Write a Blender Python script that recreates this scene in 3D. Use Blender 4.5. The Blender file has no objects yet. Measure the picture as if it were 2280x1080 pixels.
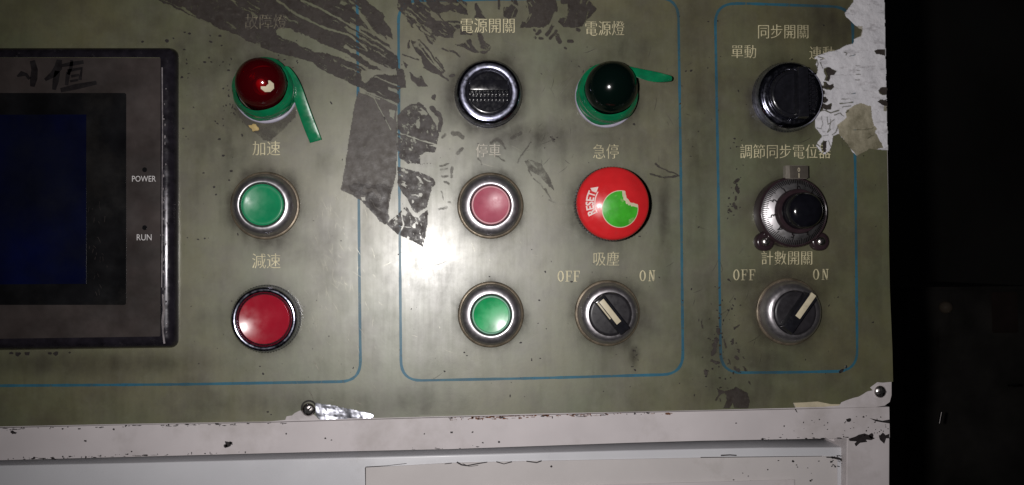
import bpy, bmesh, math, random
import numpy as np
from mathutils import Vector, Matrix

# ------------------------------------------------------------------ camera, world, lamp, exposure
sc = bpy.context.scene
D = 0.32                       # camera stands 32 cm in front of the panel (panel plane is y = 0)
FPX = 1600.0                   # focal length in photograph pixels (2280 wide)
YAW, PITCH, ROLL = math.radians(4.60), math.radians(1.425), math.radians(0.36)


def rot(y, p, r):
    cy, sy, cp, sp, cr, sr = math.cos(y), math.sin(y), math.cos(p), math.sin(p), math.cos(r), math.sin(r)
    return (np.array([[cy, 0, sy], [0, 1, 0], [-sy, 0, cy]]) @ np.array([[1, 0, 0], [0, cp, -sp], [0, sp, cp]])
            @ np.array([[cr, -sr, 0], [sr, cr, 0], [0, 0, 1]]))


RC = rot(YAW, PITCH, ROLL)
cam = bpy.data.cameras.new('camera')
camo = bpy.data.objects.new('camera', cam)
sc.collection.objects.link(camo)
cam.sensor_width = 36.0
cam.lens = FPX / 2280.0 * 36.0
cam.clip_start = 0.01
cam.clip_end = 100
_c2w = [RC @ v for v in (np.array([1, 0, 0]), np.array([0, -1, 0]), np.array([0, 0, -1]))]
m = Matrix.Identity(4)
for i, v in enumerate(_c2w):
    w = (v[0], v[2], -v[1])
    for j in range(3):
        m[j][i] = w[j]
m[1][3] = -D
camo.matrix_world = m
sc.camera = camo

world = bpy.data.worlds.new('World')
sc.world = world
world.use_nodes = True
world.node_tree.nodes['Background'].inputs[0].default_value = (0.62, 0.66, 0.85, 1)
world.node_tree.nodes['Background'].inputs[1].default_value = 0.002


def PA(px, py, h=0.0):
    """points of the plane at height h (metres towards the viewer) for photograph coordinates (arrays)"""
    px = np.asarray(px, float)
    py = np.asarray(py, float)
    a, b = px - 1140.0, py - 540.0
    x = RC[0, 0] * a + RC[0, 1] * b + RC[0, 2] * FPX
    y = RC[1, 0] * a + RC[1, 1] * b + RC[1, 2] * FPX
    z = RC[2, 0] * a + RC[2, 1] * b + RC[2, 2] * FPX
    t = (D - h) / z
    return np.stack([x * t, np.zeros_like(x) - h, -y * t], -1)


def P(px, py, h=0.0):
    return Vector(PA(px, py, h).tolist())


def scl(px, py):
    return (P(px + 1, py) - P(px - 1, py)).length / 2


lamp = bpy.data.lights.new('phone_flash', 'SPOT')
lamp.energy = 3.5
lamp.color = (1.0, 0.965, 0.95)
lamp.spot_size = math.radians(120)
lamp.spot_blend = 1.0
lamp.shadow_soft_size = 0.004
lo = bpy.data.objects.new('phone_flash', lamp)
sc.collection.objects.link(lo)
lp = P(890, 565)
lo.location = (lp.x, -D, lp.z)
lo.rotation_euler = (math.radians(90), 0, math.radians(-11))

sc.view_settings.view_transform = 'Standard'
sc.view_settings.look = 'None'
sc.view_settings.exposure = 0.0
sc.view_settings.gamma = 1.0
sc.cycles.max_bounces = 8
sc.cycles.transparent_max_bounces = 24

rnd = random.Random(7)
COL = sc.collection


# ------------------------------------------------------------------ noise
def vnoise(x, y, s, seed=0):
    r = np.random.RandomState(seed).rand(256, 256)
    x = np.asarray(x, float) / s
    y = np.asarray(y, float) / s
    xi, yi = np.floor(x).astype(int), np.floor(y).astype(int)
    fx, fy = x - xi, y - yi
    fx, fy = fx * fx * (3 - 2 * fx), fy * fy * (3 - 2 * fy)
    a, b = r[xi % 256, yi % 256], r[(xi + 1) % 256, yi % 256]
    c, d = r[xi % 256, (yi + 1) % 256], r[(xi + 1) % 256, (yi + 1) % 256]
    return (a * (1 - fx) + b * fx) * (1 - fy) + (c * (1 - fx) + d * fx) * fy


def fbm(x, y, s, seed=0, n=4):
    t, a, w = 0, 1.0, 0
    for k in range(n):
        t = t + a * vnoise(x, y, s / 2 ** k, seed + k)
        w += a
        a *= .55
    return t / w


def pip(poly, X, Y):
    ins = np.zeros(X.shape, bool)
    n = len(poly)
    for i in range(n):
        x1, y1 = poly[i]
        x2, y2 = poly[(i + 1) % n]
        if y1 == y2:
            continue
        c = ((y1 > Y) != (y2 > Y)) & (X < (x2 - x1) * (Y - y1) / (y2 - y1) + x1)
        ins ^= c
    return ins


def dseg(line, X, Y):
    d = np.full(X.shape, 1e9)
    for (x1, y1), (x2, y2) in zip(line[:-1], line[1:]):
        dx, dy = x2 - x1, y2 - y1
        t = np.clip(((X - x1) * dx + (Y - y1) * dy) / max(dx * dx + dy * dy, 1e-9), 0, 1)
        d = np.minimum(d, np.hypot(X - x1 - t * dx, Y - y1 - t * dy))
    return d


# ------------------------------------------------------------------ materials
class NT:
    def __init__(s, name):
        s.m = bpy.data.materials.new(name)
        s.m.use_nodes = True
        s.t = s.m.node_tree
        s.b = s.t.nodes['Principled BSDF']
        s.out = s.t.nodes['Material Output']
        s.tc = s.n('ShaderNodeTexCoord')
        s.co = s.tc.outputs['Object']

    def n(s, k, **kw):
        o = s.t.nodes.new(k)
        for a, v in kw.items():
            setattr(o, a, v)
        return o

    def l(s, a, b):
        s.t.links.new(a, b)

    def noise(s, scale, detail=4, stretch=None, rough=.55):
        co = s.co
        if stretch:
            mp = s.n('ShaderNodeMapping')
            mp.inputs['Scale'].default_value = stretch
            s.l(co, mp.inputs[0])
            co = mp.outputs[0]
        o = s.n('ShaderNodeTexNoise')
        o.inputs['Scale'].default_value = scale
        o.inputs['Detail'].default_value = detail
        o.inputs['Roughness'].default_value = rough
        s.l(co, o.inputs['Vector'])
        return o.outputs[0]

    def ramp(s, v, lo, hi, a=0.0, b=1.0):
        o = s.n('ShaderNodeMapRange')
        o.inputs[1].default_value = lo
        o.inputs[2].default_value = hi
        o.inputs[3].default_value = a
        o.inputs[4].default_value = b
        s.l(v, o.inputs[0])
        return o.outputs[0]

    def mix(s, f, a, b):
        o = s.n('ShaderNodeMix', data_type='RGBA')
        for i, v in ((0, f), (6, a), (7, b)):
            if isinstance(v, (int, float)):
                o.inputs[i].default_value = v
            elif isinstance(v, tuple):
                o.inputs[i].default_value = (*v, 1)
            else:
                s.l(v, o.inputs[i])
        return o.outputs[2]

    def math(s, op, a, b):
        o = s.n('ShaderNodeMath', operation=op)
        for i, v in ((0, a), (1, b)):
            if isinstance(v, (int, float)):
                o.inputs[i].default_value = v
            else:
                s.l(v, o.inputs[i])
        return o.outputs[0]

    def set(s, k, v):
        if isinstance(v, (int, float)):
            s.b.inputs[k].default_value = v
        elif isinstance(v, tuple):
            s.b.inputs[k].default_value = (*v, 1)
        else:
            s.l(v, s.b.inputs[k])

    def bump(s, v, st, dist=0.0002):
        o = s.n('ShaderNodeBump')
        o.inputs['Strength'].default_value = st
        o.inputs['Distance'].default_value = dist
        s.l(v, o.inputs['Height'])
        s.l(o.outputs[0], s.b.inputs['Normal'])

    def cover(s, attr=True, holes=None, mx=1.0):
        """mix with transparency by the sheet's own coverage attribute and optional noise holes"""
        a = s.n('ShaderNodeAttribute', attribute_name='cov').outputs['Fac']
        f = s.math('MULTIPLY', a, mx)
        if holes is not None:
            f = s.math('MULTIPLY', f, holes)
        tr = s.n('ShaderNodeBsdfTransparent')
        mx_ = s.n('ShaderNodeMixShader')
        s.l(f, mx_.inputs[0])
        s.l(tr.outputs[0], mx_.inputs[1])
        s.l(s.b.outputs[0], mx_.inputs[2])
        s.l(mx_.outputs[0], s.out.inputs[0])


def simple(name, col, rough=.5, metal=0.0, var=.25, sc_=260, bump=0.0, dirt=None, coat=0.0, rv=.1, spec=.5, dlo=.52, dhi=.7):
    k = NT(name)
    n = k.noise(sc_)
    dk = tuple(c * (1 - var) for c in col)
    lt = tuple(min(1, c * (1 + var * .6)) for c in col)
    c = k.mix(k.ramp(n, .3, .7), dk, lt)
    if dirt:
        n2 = k.noise(sc_ * .6, 8, rough=.7)
        f = k.ramp(n2, dlo, dhi)
        c = k.mix(f, c, dirt)
    k.set('Base Color', c)
    k.set('Roughness', k.ramp(k.noise(sc_ * 1.7, 6), .3, .7, max(.02, rough - rv), rough + rv))
    k.set('Metallic', metal)
    k.set('Specular IOR Level', spec)
    k.set('Coat Weight', coat)
    k.b.inputs['Coat Roughness'].default_value = .08
    if bump:
        k.bump(k.noise(sc_ * 3, 6), bump)
    return k.m


def make_film():
    k = NT('film')
    big = k.noise(14, 5, rough=.6)
    mid = k.noise(48, 7, rough=.68)
    c = k.mix(k.ramp(big, .38, .62), (.142, .134, .062), (.118, .131, .066))
    c = k.mix(k.ramp(mid, .44, .66, 0, .65), c, (.080, .070, .044))
    c = k.mix(k.ramp(k.noise(130, 7, rough=.7), .54, .74, 0, .5), c, (.168, .168, .105))
    fine = k.noise(800, 5, rough=.7)
    c = k.mix(k.ramp(fine, .3, .75, 0, .3), c, (.09, .078, .055))
    k.set('Base Color', c)
    br = k.noise(700, 5, (1.0, 1, .06))
    sw = k.noise(70, 7, (1, 1, .8), .7)
    r = k.math('ADD', k.ramp(br, .25, .75, -.02, .03), k.ramp(sw, .3, .7, .40, .54))
    k.set('Roughness', r)
    k.set('Metallic', .06)
    k.set('IOR', 2.1)
    k.set('Coat Weight', .30)
    k.b.inputs['Coat IOR'].default_value = 1.6
    k.set('Coat Roughness', k.ramp(sw, .3, .7, .17, .32))
    hh = k.math('ADD', k.math('MULTIPLY', br, .12), k.noise(260, 7, rough=.65))
    k.bump(hh, .13, .0002)
    return k.m


MT = {}
MT['film'] = make_film()
MT['paint'] = simple('white_paint', (.60, .555, .565), .42, var=.08, sc_=34, bump=.05, dirt=(.30, .265, .24), dlo=.52, dhi=.92)
MT['paperwhite'] = simple('white_paper', (.78, .75, .76), .6, var=.04)
MT['door'] = simple('door_paint', (.60, .60, .63), .34, var=.05, sc_=30, bump=.03, dirt=(.42, .40, .38), dlo=.62, dhi=.95)
MT['sheet'] = simple('cover_sheet', (.57, .535, .53), .5, var=.05, sc_=50, bump=.05, dirt=(.34, .31, .28), dlo=.58, dhi=.9)
MT['gap'] = simple('gap_dark', (.03, .026, .025), .6, var=.3)
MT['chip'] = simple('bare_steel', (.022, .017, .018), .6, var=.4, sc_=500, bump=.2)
MT['rust'] = simple('rust', (.16, .06, .025), .8, var=.5, sc_=600, bump=.3)
MT['chrome'] = simple('chrome', (.58, .59, .74), .2, 1.0, var=.12, sc_=350, dirt=(.06, .055, .05), rv=.08, dlo=.6, dhi=.78, bump=.03)
MT['chromeworn'] = simple('worn_chrome', (.42, .43, .56), .40, .95, var=.45, sc_=300, dirt=(.10, .10, .10), rv=.16, dlo=.52, dhi=.75, bump=.12)
MT['blackchrome'] = simple('dark_chrome', (.40, .41, .56), .17, 1.0, var=.3, sc_=400, dirt=(.05, .05, .06), rv=.06)
MT['satin'] = simple('satin_metal', (.56, .53, .56), .36, .95, var=.12, sc_=300, dirt=(.24, .20, .16), rv=.06, dlo=.58, dhi=.85)
MT['flange'] = simple('stained_flange', (.19, .155, .11), .42, .5, var=.35, sc_=300, dirt=(.07, .055, .04))
MT['black'] = simple('black_plastic', (.012, .012, .016), .22, 0, var=.3, sc_=400, dirt=(.04, .038, .036), dlo=.6, dhi=.9)
MT['blackmatt'] = simple('matt_black_plastic', (.022, .02, .024), .42, 0, var=.35, sc_=300, dirt=(.06, .055, .05), dlo=.6, dhi=.9)
MT['greencap'] = simple('green_cap', (.006, .235, .095), .38, 0, var=.1, sc_=200, dirt=(.03, .19, .10), dlo=.6, dhi=.95)
MT['greenlit'] = simple('bright_green_cap', (.006, .40, .12), .30, 0, var=.35, sc_=110, dirt=(.06, .36, .17), dlo=.58, dhi=.95)
MT['greenrim'] = simple('pale_green_rim', (.11, .36, .22), .4, 0, var=.15)
MT['pinkcap'] = simple('faded_red_cap', (.47, .10, .15), .36, 0, var=.15, sc_=150, dirt=(.5, .2, .24), dlo=.55, dhi=.9)
MT['pinkrim'] = simple('faded_pink_rim', (.62, .26, .30), .42, 0, var=.12)
MT['redcap'] = simple('red_cap', (.36, .012, .028), .27, 0, var=.12, sc_=120, dirt=(.28, .02, .03), dlo=.6, dhi=.95)
MT['stopred'] = simple('emergency_red', (.62, .020, .024), .29, 0, var=.1, sc_=150, dirt=(.40, .04, .04), dlo=.58, dhi=.85)
MT['stopgreen'] = simple('green_sticker', (.05, .40, .025), .34, 0, var=.2, sc_=260, dirt=(.34, .46, .20), dlo=.60, dhi=.72)
MT['cream'] = simple('cream_plastic', (.60, .53, .38), .45, 0, var=.1, sc_=400, dirt=(.3, .25, .16), dlo=.6, dhi=.95)
MT['tape'] = simple('green_tape', (.004, .17, .068), .2, 0, var=.25, sc_=160, dirt=(.01, .09, .05), bump=.08, coat=.4)
MT['whitering'] = simple('grey_white_ring', (.40, .38, .47), .5, 0, var=.15)
MT['brass'] = simple('yellow_residue', (.45, .33, .13), .6, 0, var=.3, sc_=500, bump=.2)
MT['blue'] = None
MT['gold'] = simple('gold_print', (.72, .65, .42), .5, 0, var=.25, sc_=500, dirt=(.32, .29, .19), dlo=.56, dhi=.75)
MT['golddim'] = simple('dirty_gold_print', (.20, .175, .12), .6, 0, var=.6, sc_=800, dirt=(.07, .06, .05), dlo=.42, dhi=.56)
MT['goldgrey'] = simple('worn_grey_print', (.52, .48, .40), .5, 0, var=.4, sc_=700, dirt=(.2, .18, .14), dlo=.58, dhi=.72)
MT['whiteprint'] = simple('white_print', (.62, .6, .6), .5, 0, var=.1)
MT['whitered'] = simple('reset_print', (.78, .62, .58), .45, 0, var=.2, sc_=600, dirt=(.6, .2, .17), dlo=.6, dhi=.8)
MT['ink'] = simple('marker_ink', (.006, .004, .005), .5, 0, var=.2)
MT['bezelface'] = simple('screen_face', (.050, .040, .038), .40, 0, var=.4, sc_=60, dirt=(.026, .021, .019), bump=.06, dlo=.46, dhi=.72)
MT['bezelblack'] = simple('screen_edge', (.022, .019, .026), .22, .3, var=.5, sc_=200, dirt=(.10, .09, .10), rv=.1, dlo=.6, dhi=.8)
MT['worn'] = simple('worn_edge', (.55, .50, .52), .25, .6, var=.4, sc_=300)
MT['glass'] = simple('screen_glass', (.006, .006, .007), .3, 0, var=.5, sc_=60, dirt=(.022, .02, .018), dlo=.5, dhi=.9, rv=.1)
MT['lcd'] = simple('lcd_blue', (.0022, .004, .027), .3, 0, var=.7, sc_=26, dirt=(.006, .007, .014), rv=.08, spec=.3, dlo=.48, dhi=.75)
MT['foil'] = simple('bare_aluminium', (.52, .53, .60), .36, 1.0, var=.3, sc_=160, bump=.3, rv=.1)
MT['steel'] = simple('screw_steel', (.62, .58, .57), .3, 1.0, var=.2, sc_=400, dirt=(.10, .09, .08), dlo=.6, dhi=.8)
MT['scratch'] = simple('film_scratch', (.30, .29, .24), .34, .6, var=.2)
MT['bulb'] = simple('bulb_white', (.8, .78, .74), .2, 0, var=.1)
MT['glossblack'] = simple('gloss_black', (.006, .006, .009), .14, 0, var=.3, sc_=300, rv=.05)
MT['slot'] = simple('screw_slot', (.01, .009, .009), .7, 0)
MT['dial'] = simple('dial_face', (.60, .58, .60), .42, 1.0, var=.1, sc_=200, dirt=(.36, .34, .33), rv=.05)
MT['dialtab'] = simple('dial_tab', (.15, .13, .11), .35, .5, var=.15, sc_=200)
MT['tabedge'] = simple('dial_tab_edge', (.26, .235, .20), .4, .3, var=.15)
MT['maroon'] = simple('dark_brown_plastic', (.030, .018, .022), .2, 0, var=.3, sc_=200)
MT['concrete'] = simple('floor_concrete', (.35, .33, .32), .7, 0, var=.4, sc_=3)
MT['wall'] = simple('dark_wall', (.40, .38, .34), .8, 0, var=.4, sc_=1.2)
MT['machine'] = simple('machine_paint', (.27, .25, .23), .5, 0, var=.6, sc_=6)
MT['machinepale'] = simple('machine_pale', (.75, .6, .45), .4, 0, var=.2, sc_=9)
MT['machinered'] = simple('machine_red', (.26, .19, .17), .5, 0, var=.3, sc_=9)


def make_residue(name, a, b, hole_lo, hole_hi, mx=1.0, mn=.2):
    k = NT(name)
    c = k.mix(k.ramp(k.noise(60, 6, rough=.6), .3, .7), a, b)
    c = k.mix(k.ramp(k.noise(420, 6, rough=.7), .55, .8, 0, .5), c, (.16, .145, .12))
    k.set('Base Color', c)
    k.set('Roughness', k.ramp(k.noise(300, 5), .3, .7, .36, .7))
    k.set('Specular IOR Level', .5)
    k.bump(k.noise(500, 7, rough=.7), .3, .0003)
    h = k.math('MULTIPLY', k.ramp(k.noise(170, 8, rough=.68), hole_lo, hole_hi, mn, 1), k.ramp(k.noise(620, 5, rough=.7), .30, .40, .3, 1))
    k.cover(holes=h, mx=mx)
    return k.m


MT['residue'] = make_residue('tape_residue', (.030, .023, .020), (.052, .042, .036), .33, .43, .92, .2)
MT['residuegrey'] = make_residue('grey_tape_residue', (.068, .058, .051), (.10, .088, .077), .26, .40, .96, .5)
MT['residuedark'] = make_residue('dark_tape_residue', (.028, .022, .020), (.062, .05, .044), .36, .44, .94, .05)
MT['smear'] = make_residue('smear', (.06, .052, .042), (.085, .073, .058), .35, .6, .7, .1)


def make_grime():
    k = NT('grime')
    k.set('Base Color', k.mix(k.ramp(k.noise(80, 6), .3, .7), (.045, .037, .025), (.06, .052, .04)))
    k.set('Roughness', .55)
    k.set('Specular IOR Level', .3)
    k.cover(holes=k.ramp(k.noise(110, 8, rough=.68), .28, .68, .35, 1), mx=1.0)
    return k.m


MT['grime'] = make_grime()


def make_blue():
    k = NT('blue_line')
    k.set('Base Color', k.mix(k.ramp(k.noise(160, 5), .35, .65), (.028, .135, .215), (.04, .155, .215)))
    k.set('Roughness', .42)
    tr = k.n('ShaderNodeBsdfTransparent')
    mx_ = k.n('ShaderNodeMixShader')
    f = k.math('MULTIPLY', k.ramp(k.noise(38, 5), .30, .55, .45, .95), k.ramp(k.noise(420, 6, rough=.7), .33, .45, .35, 1))
    k.l(f, mx_.inputs[0])
    k.l(tr.outputs[0], mx_.inputs[1])
    k.l(k.b.outputs[0], mx_.inputs[2])
    k.l(mx_.outputs[0], k.out.inputs[0])
    return k.m


MT['blue'] = make_blue()


def make_paper():
    k = NT('torn_paper')
    a = k.n('ShaderNodeAttribute', attribute_name='stain').outputs['Fac']
    c = k.mix(k.ramp(k.noise(60, 6), .3, .7), (.66, .65, .69), (.78, .765, .80))
    st = k.noise(120, 7, (1, 1, 2.2), .7)
    c = k.mix(k.ramp(st, .54, .72, 0, .8), c, (.24, .22, .23))
    st2 = k.noise(420, 6, (.45, 1, 1.6), .7)
    c = k.mix(k.ramp(st2, .6, .72, 0, .6), c, (.2, .18, .19))
    y = k.mix(k.ramp(k.noise(75, 7, rough=.65), .38, .66), (.42, .38, .28), (.15, .135, .085))
    c = k.mix(a, c, y)
    k.set('Base Color', c)
    k.set('Roughness', .7)
    k.bump(k.noise(150, 8, rough=.65), .75, .0008)
    k.cover()
    return k.m


MT['paper'] = make_paper()


def make_lens(name, tint, refl, dif):
    k = NT(name)
    tr = k.n('ShaderNodeBsdfTransparent')
    c = k.mix(k.ramp(k.noise(70, 4), .3, .7), tuple(x * .8 for x in tint), tint)
    k.l(c, tr.inputs[0])
    gl = k.n('ShaderNodeBsdfGlossy')
    gl.inputs['Roughness'].default_value = .1
    k.l(k.ramp(k.noise(160, 6), .4, .8, .09, .2), gl.inputs['Roughness'])
    df = k.n('ShaderNodeBsdfDiffuse')
    df.inputs[0].default_value = (*refl, 1)
    m1 = k.n('ShaderNodeMixShader')
    m1.inputs[0].default_value = dif
    k.l(tr.outputs[0], m1.inputs[1])
    k.l(df.outputs[0], m1.inputs[2])
    fr = k.n('ShaderNodeFresnel')
    fr.inputs[0].default_value = 1.5
    m2 = k.n('ShaderNodeMixShader')
    k.l(fr.outputs[0], m2.inputs[0])
    k.l(m1.outputs[0], m2.inputs[1])
    k.l(gl.outputs[0], m2.inputs[2])
    k.l(m2.outputs[0], k.out.inputs[0])
    return k.m


MT['redlens'] = make_lens('red_lens', (.85, .04, .05), (.16, .003, .008), .25)
MT['greenlens'] = make_lens('green_lens', (.015, .06, .04), (.003, .010, .008), .5)


# ------------------------------------------------------------------ object helpers
def tag(o, label=None, cat=None, group=None, kind=None):
    if label:
        o['label'] = label
    if cat:
        o['category'] = cat
    if group:
        o['group'] = group
    if kind:
        o['kind'] = kind
    return o


def thing(name, loc, label, cat, group=None):
    o = bpy.data.objects.new(name, None)
    o.empty_display_size = .005
    o.location = loc
    COL.objects.link(o)
    return tag(o, label, cat, group)


def link(name, me, mat, parent=None, smooth=None, label=None, kind=None):
    o = bpy.data.objects.new(name, me)
    COL.objects.link(o)
    me.materials.append(MT[mat])
    if smooth is not None:
        me.shade_smooth()
        me.set_sharp_from_angle(angle=math.radians(smooth))
    if parent is not None:
        o.parent = parent
    if label:
        o['label'] = label
    if kind:
        o['kind'] = kind
    return o


def from_bm(name, bm, mat, parent=None, smooth=None, label=None, kind=None):
    bmesh.ops.recalc_face_normals(bm, faces=bm.faces)
    me = bpy.data.meshes.new(name)
    bm.to_mesh(me)
    bm.free()
    return link(name, me, mat, parent, smooth, label, kind)


def lathe(bm, prof, s, off=(0, 0), n=96, knurl=None):
    """prof: (radius, height, [knurl depth]) in local pixel units; axis points at the viewer"""
    rings = []
    for p in prof:
        r, h = p[0], p[1]
        kd = p[2] if len(p) > 2 else 0
        if r < 1e-6:
            rings.append([bm.verts.new((off[0] * s, -h * s, off[1] * s))])
            continue
        ring = []
        for i in range(n):
            a = 2 * math.pi * i / n
            rr = r - (kd if i % 2 else 0)
            ring.append(bm.verts.new(((off[0] + rr * math.cos(a)) * s, -h * s, (off[1] + rr * math.sin(a)) * s)))
        rings.append(ring)
    for a, b in zip(rings[:-1], rings[1:]):
        for i in range(n):
            j = (i + 1) % n
            if len(a) == 1 and len(b) == 1:
                continue
            if len(a) == 1:
                bm.faces.new((a[0], b[i], b[j]))
            elif len(b) == 1:
                bm.faces.new((a[i], b[0], a[j]))
            else:
                bm.faces.new((a[i], b[i], b[j], a[j]))
    return bm


def turned(name, prof, s, mat, parent, n=96, off=(0, 0), smooth=50, label=None):
    return from_bm(name, lathe(bmesh.new(), prof, s, off, n), mat, parent, smooth, label)


def box(bm, x0, x1, h0, h1, z0, z1, s, ang=0.0, bev=0.0, taper=0.0, off=(0, 0)):
    b2 = bmesh.new()
    bmesh.ops.create_cube(b2, size=1)
    for v in b2.verts:
        x = x0 + (v.co.x + .5) * (x1 - x0)
        z = z0 + (v.co.z + .5) * (z1 - z0)
        h = h0 + (.5 - v.co.y) * (h1 - h0)
        if v.co.y < 0 and taper:
            x = (x - (x0 + x1) / 2) * (1 - taper) + (x0 + x1) / 2
            z = (z - (z0 + z1) / 2) * (1 - taper) + (z0 + z1) / 2
        v.co = (x, -h, z)
    if bev:
        bmesh.ops.bevel(b2, geom=b2.edges[:], offset=bev, segments=2, affect='EDGES', profile=.6)
    ca, sa = math.cos(ang), math.sin(ang)
    for v in b2.verts:
        x, z = v.co.x, v.co.z
        v.co = ((x * ca - z * sa + off[0]) * s, v.co.y * s, (x * sa + z * ca + off[1]) * s)
    me = bpy.data.meshes.new('tmp')
    b2.to_mesh(me)
    b2.free()
    bm.from_mesh(me)
    bpy.data.meshes.remove(me)
    return bm


def slab(name, poly, h0, h1, mat, parent=None, label=None, kind=None, bev=0.0, smooth=None):
    """prism over a polygon given in photograph coordinates, from height h0 to h1 (metres)"""
    bm = bmesh.new()
    add_slab(bm, poly, h0, h1, bev)
    return from_bm(name, bm, mat, parent, smooth, label, kind)


def add_slab(bm, poly, h0, h1, bev=0.0):
    b2 = bmesh.new()
    vs = [b2.verts.new(P(x, y, h1)) for x, y in poly]
    dy = h1 - h0
    f = b2.faces.new(vs)
    r = bmesh.ops.extrude_face_region(b2, geom=[f])
    for v in r['geom']:
        if isinstance(v, bmesh.types.BMVert):
            v.co.y += dy
    bmesh.ops.recalc_face_normals(b2, faces=b2.faces)
    if bev:
        bmesh.ops.bevel(b2, geom=b2.edges[:], offset=bev, segments=3, affect='EDGES', profile=.5)
    if len(poly) > 4:
        bmesh.ops.triangulate(b2, faces=[f for f in b2.faces if len(f.verts) > 4])
    me = bpy.data.meshes.new('tmp')
    b2.to_mesh(me)
    b2.free()
    bm.from_mesh(me)
    bpy.data.meshes.remove(me)


def blob_poly(cx, cy, rx, ry, n=12, jag=.3, ang=0.0, seed=None):
    r = random.Random(seed if seed is not None else rnd.random())
    out = []
    for i in range(n):
        a = 2 * math.pi * i / n
        k = 1 + jag * (r.random() * 2 - 1)
        x, y = rx * k * math.cos(a), ry * k * math.sin(a)
        out.append((cx + x * math.cos(ang) - y * math.sin(ang), cy + x * math.sin(ang) + y * math.cos(ang)))
    return out


def ribbon(bm, line, width, h, jitter=0.0, thick=0.00004, taper=False):
    """flat painted or scratched stroke with a real (tiny) thickness"""
    n = len(line)
    L, Rr = [], []
    for i in range(n):
        a = line[max(0, i - 1)]
        b = line[min(n - 1, i + 1)]
        dx, dy = b[0] - a[0], b[1] - a[1]
        ll = math.hypot(dx, dy) or 1
        w = width[i] if isinstance(width, (list, tuple)) else width
        if taper:
            w *= max(.15, math.sin(math.pi * (i + .15) / (n - .7)))
        w *= .5 * (1 + jitter * (rnd.random() - .5))
        nx, ny = -dy / ll * w, dx / ll * w
        L.append(bm.verts.new(P(line[i][0] + nx, line[i][1] + ny, h)))
        Rr.append(bm.verts.new(P(line[i][0] - nx, line[i][1] - ny, h)))
    for i in range(n - 1):
        bm.faces.new((L[i], Rr[i], Rr[i + 1], L[i + 1]))


LEVEL = [0]


def sheet(name, bbox, cell, fn, h, mat, parent=None, label=None, kind=None, extra=None, relief=None):
    """thin sheet lying on the panel: fn(X, Y) gives its coverage, torn edges included"""
    LEVEL[0] += 1
    h = h + LEVEL[0] * 4e-6
    x0, y0, x1, y1 = bbox
    xs = np.arange(x0, x1 + cell, cell)
    ys = np.arange(y0, y1 + cell, cell)
    X, Y = np.meshgrid(xs, ys)
    C = np.clip(fn(X, Y).astype(float), 0, 1)
    hh = np.zeros_like(X) + h
    if relief is not None:
        hh = hh + relief(X, Y)
    pts = np.empty(X.shape + (3,))
    t = PA(X, Y, 0.0)
    pts[...] = t
    k = (D - hh) / D
    pts[..., 0] *= k
    pts[..., 2] *= k
    pts[..., 1] = -hh
    nr, nc = X.shape
    q = np.maximum.reduce([C[:-1, :-1], C[1:, :-1], C[:-1, 1:], C[1:, 1:]]) > .02
    ii, jj = np.nonzero(q)
    if len(ii) == 0:
        return None
    f = np.stack([ii * nc + jj, (ii + 1) * nc + jj, (ii + 1) * nc + jj + 1, ii * nc + jj + 1], -1)
    used, inv = np.unique(f, return_inverse=True)
    f = inv.reshape(f.shape)
    me = bpy.data.meshes.new(name)
    me.vertices.add(len(used))
    me.vertices.foreach_set('co', pts.reshape(-1, 3)[used].ravel())
    me.loops.add(f.size)
    me.loops.foreach_set('vertex_index', f.ravel().astype(np.int32))
    me.polygons.add(len(f))
    me.polygons.foreach_set('loop_start', (np.arange(len(f)) * 4).astype(np.int32))
    me.update(calc_edges=True)
    at = me.attributes.new('cov', 'FLOAT', 'POINT')
    at.data.foreach_set('value', C.ravel()[used].astype(np.float32))
    if extra:
        for nm, g in extra.items():
            at = me.attributes.new(nm, 'FLOAT', 'POINT')
            at.data.foreach_set('value', np.clip(g(X, Y).astype(float), 0, 1).ravel()[used].astype(np.float32))
    return link(name, me, mat, parent, 60, label, kind)


def warped(add, sub=(), lines=(), jag=4.0, seed=1, s=14, dlines=(), streak=None):
    """coverage of torn residue: polygons minus polygons minus creases, edges torn by noise"""
    def fn(X, Y):
        wx = (fbm(X, Y, s, seed) - .5) * 2 * jag
        wy = (fbm(X, Y, s, seed + 20) - .5) * 2 * jag
        Xw, Yw = X + wx, Y + wy
        c = np.zeros(X.shape)
        for p in add:
            c = np.maximum(c, pip(p, Xw, Yw))
        for ln, w in dlines:
            c = np.maximum(c, np.clip(w / 2 * (.4 + 1.2 * fbm(X, Y, 9, seed + 5)) + .5 - dseg(ln, Xw, Yw), 0, 1))
        if streak:
            an, ln_, wd_, th = streak
            ca, sa = math.cos(math.radians(an)), math.sin(math.radians(an))
            U_ = (Xw * ca + Yw * sa) / ln_
            V_ = (-Xw * sa + Yw * ca) / wd_
            st = fbm(U_, V_, 1.0, seed + 40, 4)
            c = c * (1 - .9 * np.clip((st - th) / .03, 0, 1) * (fbm(X, Y, 50, seed + 50, 3) > .42))
        for p in sub:
            c = c * (1 - pip(p, Xw, Yw))
        for ln, w in lines:
            c = c * (1 - np.clip(w / 2 * (.35 + 1.3 * fbm(X, Y, 12, seed + 9)) + .5 - dseg(ln, Xw, Yw), 0, 1))
        return c
    return fn


def zz(pts, ox, oy, k):
    return [(ox + x / k, oy + y / k) for x, y in pts]


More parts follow.
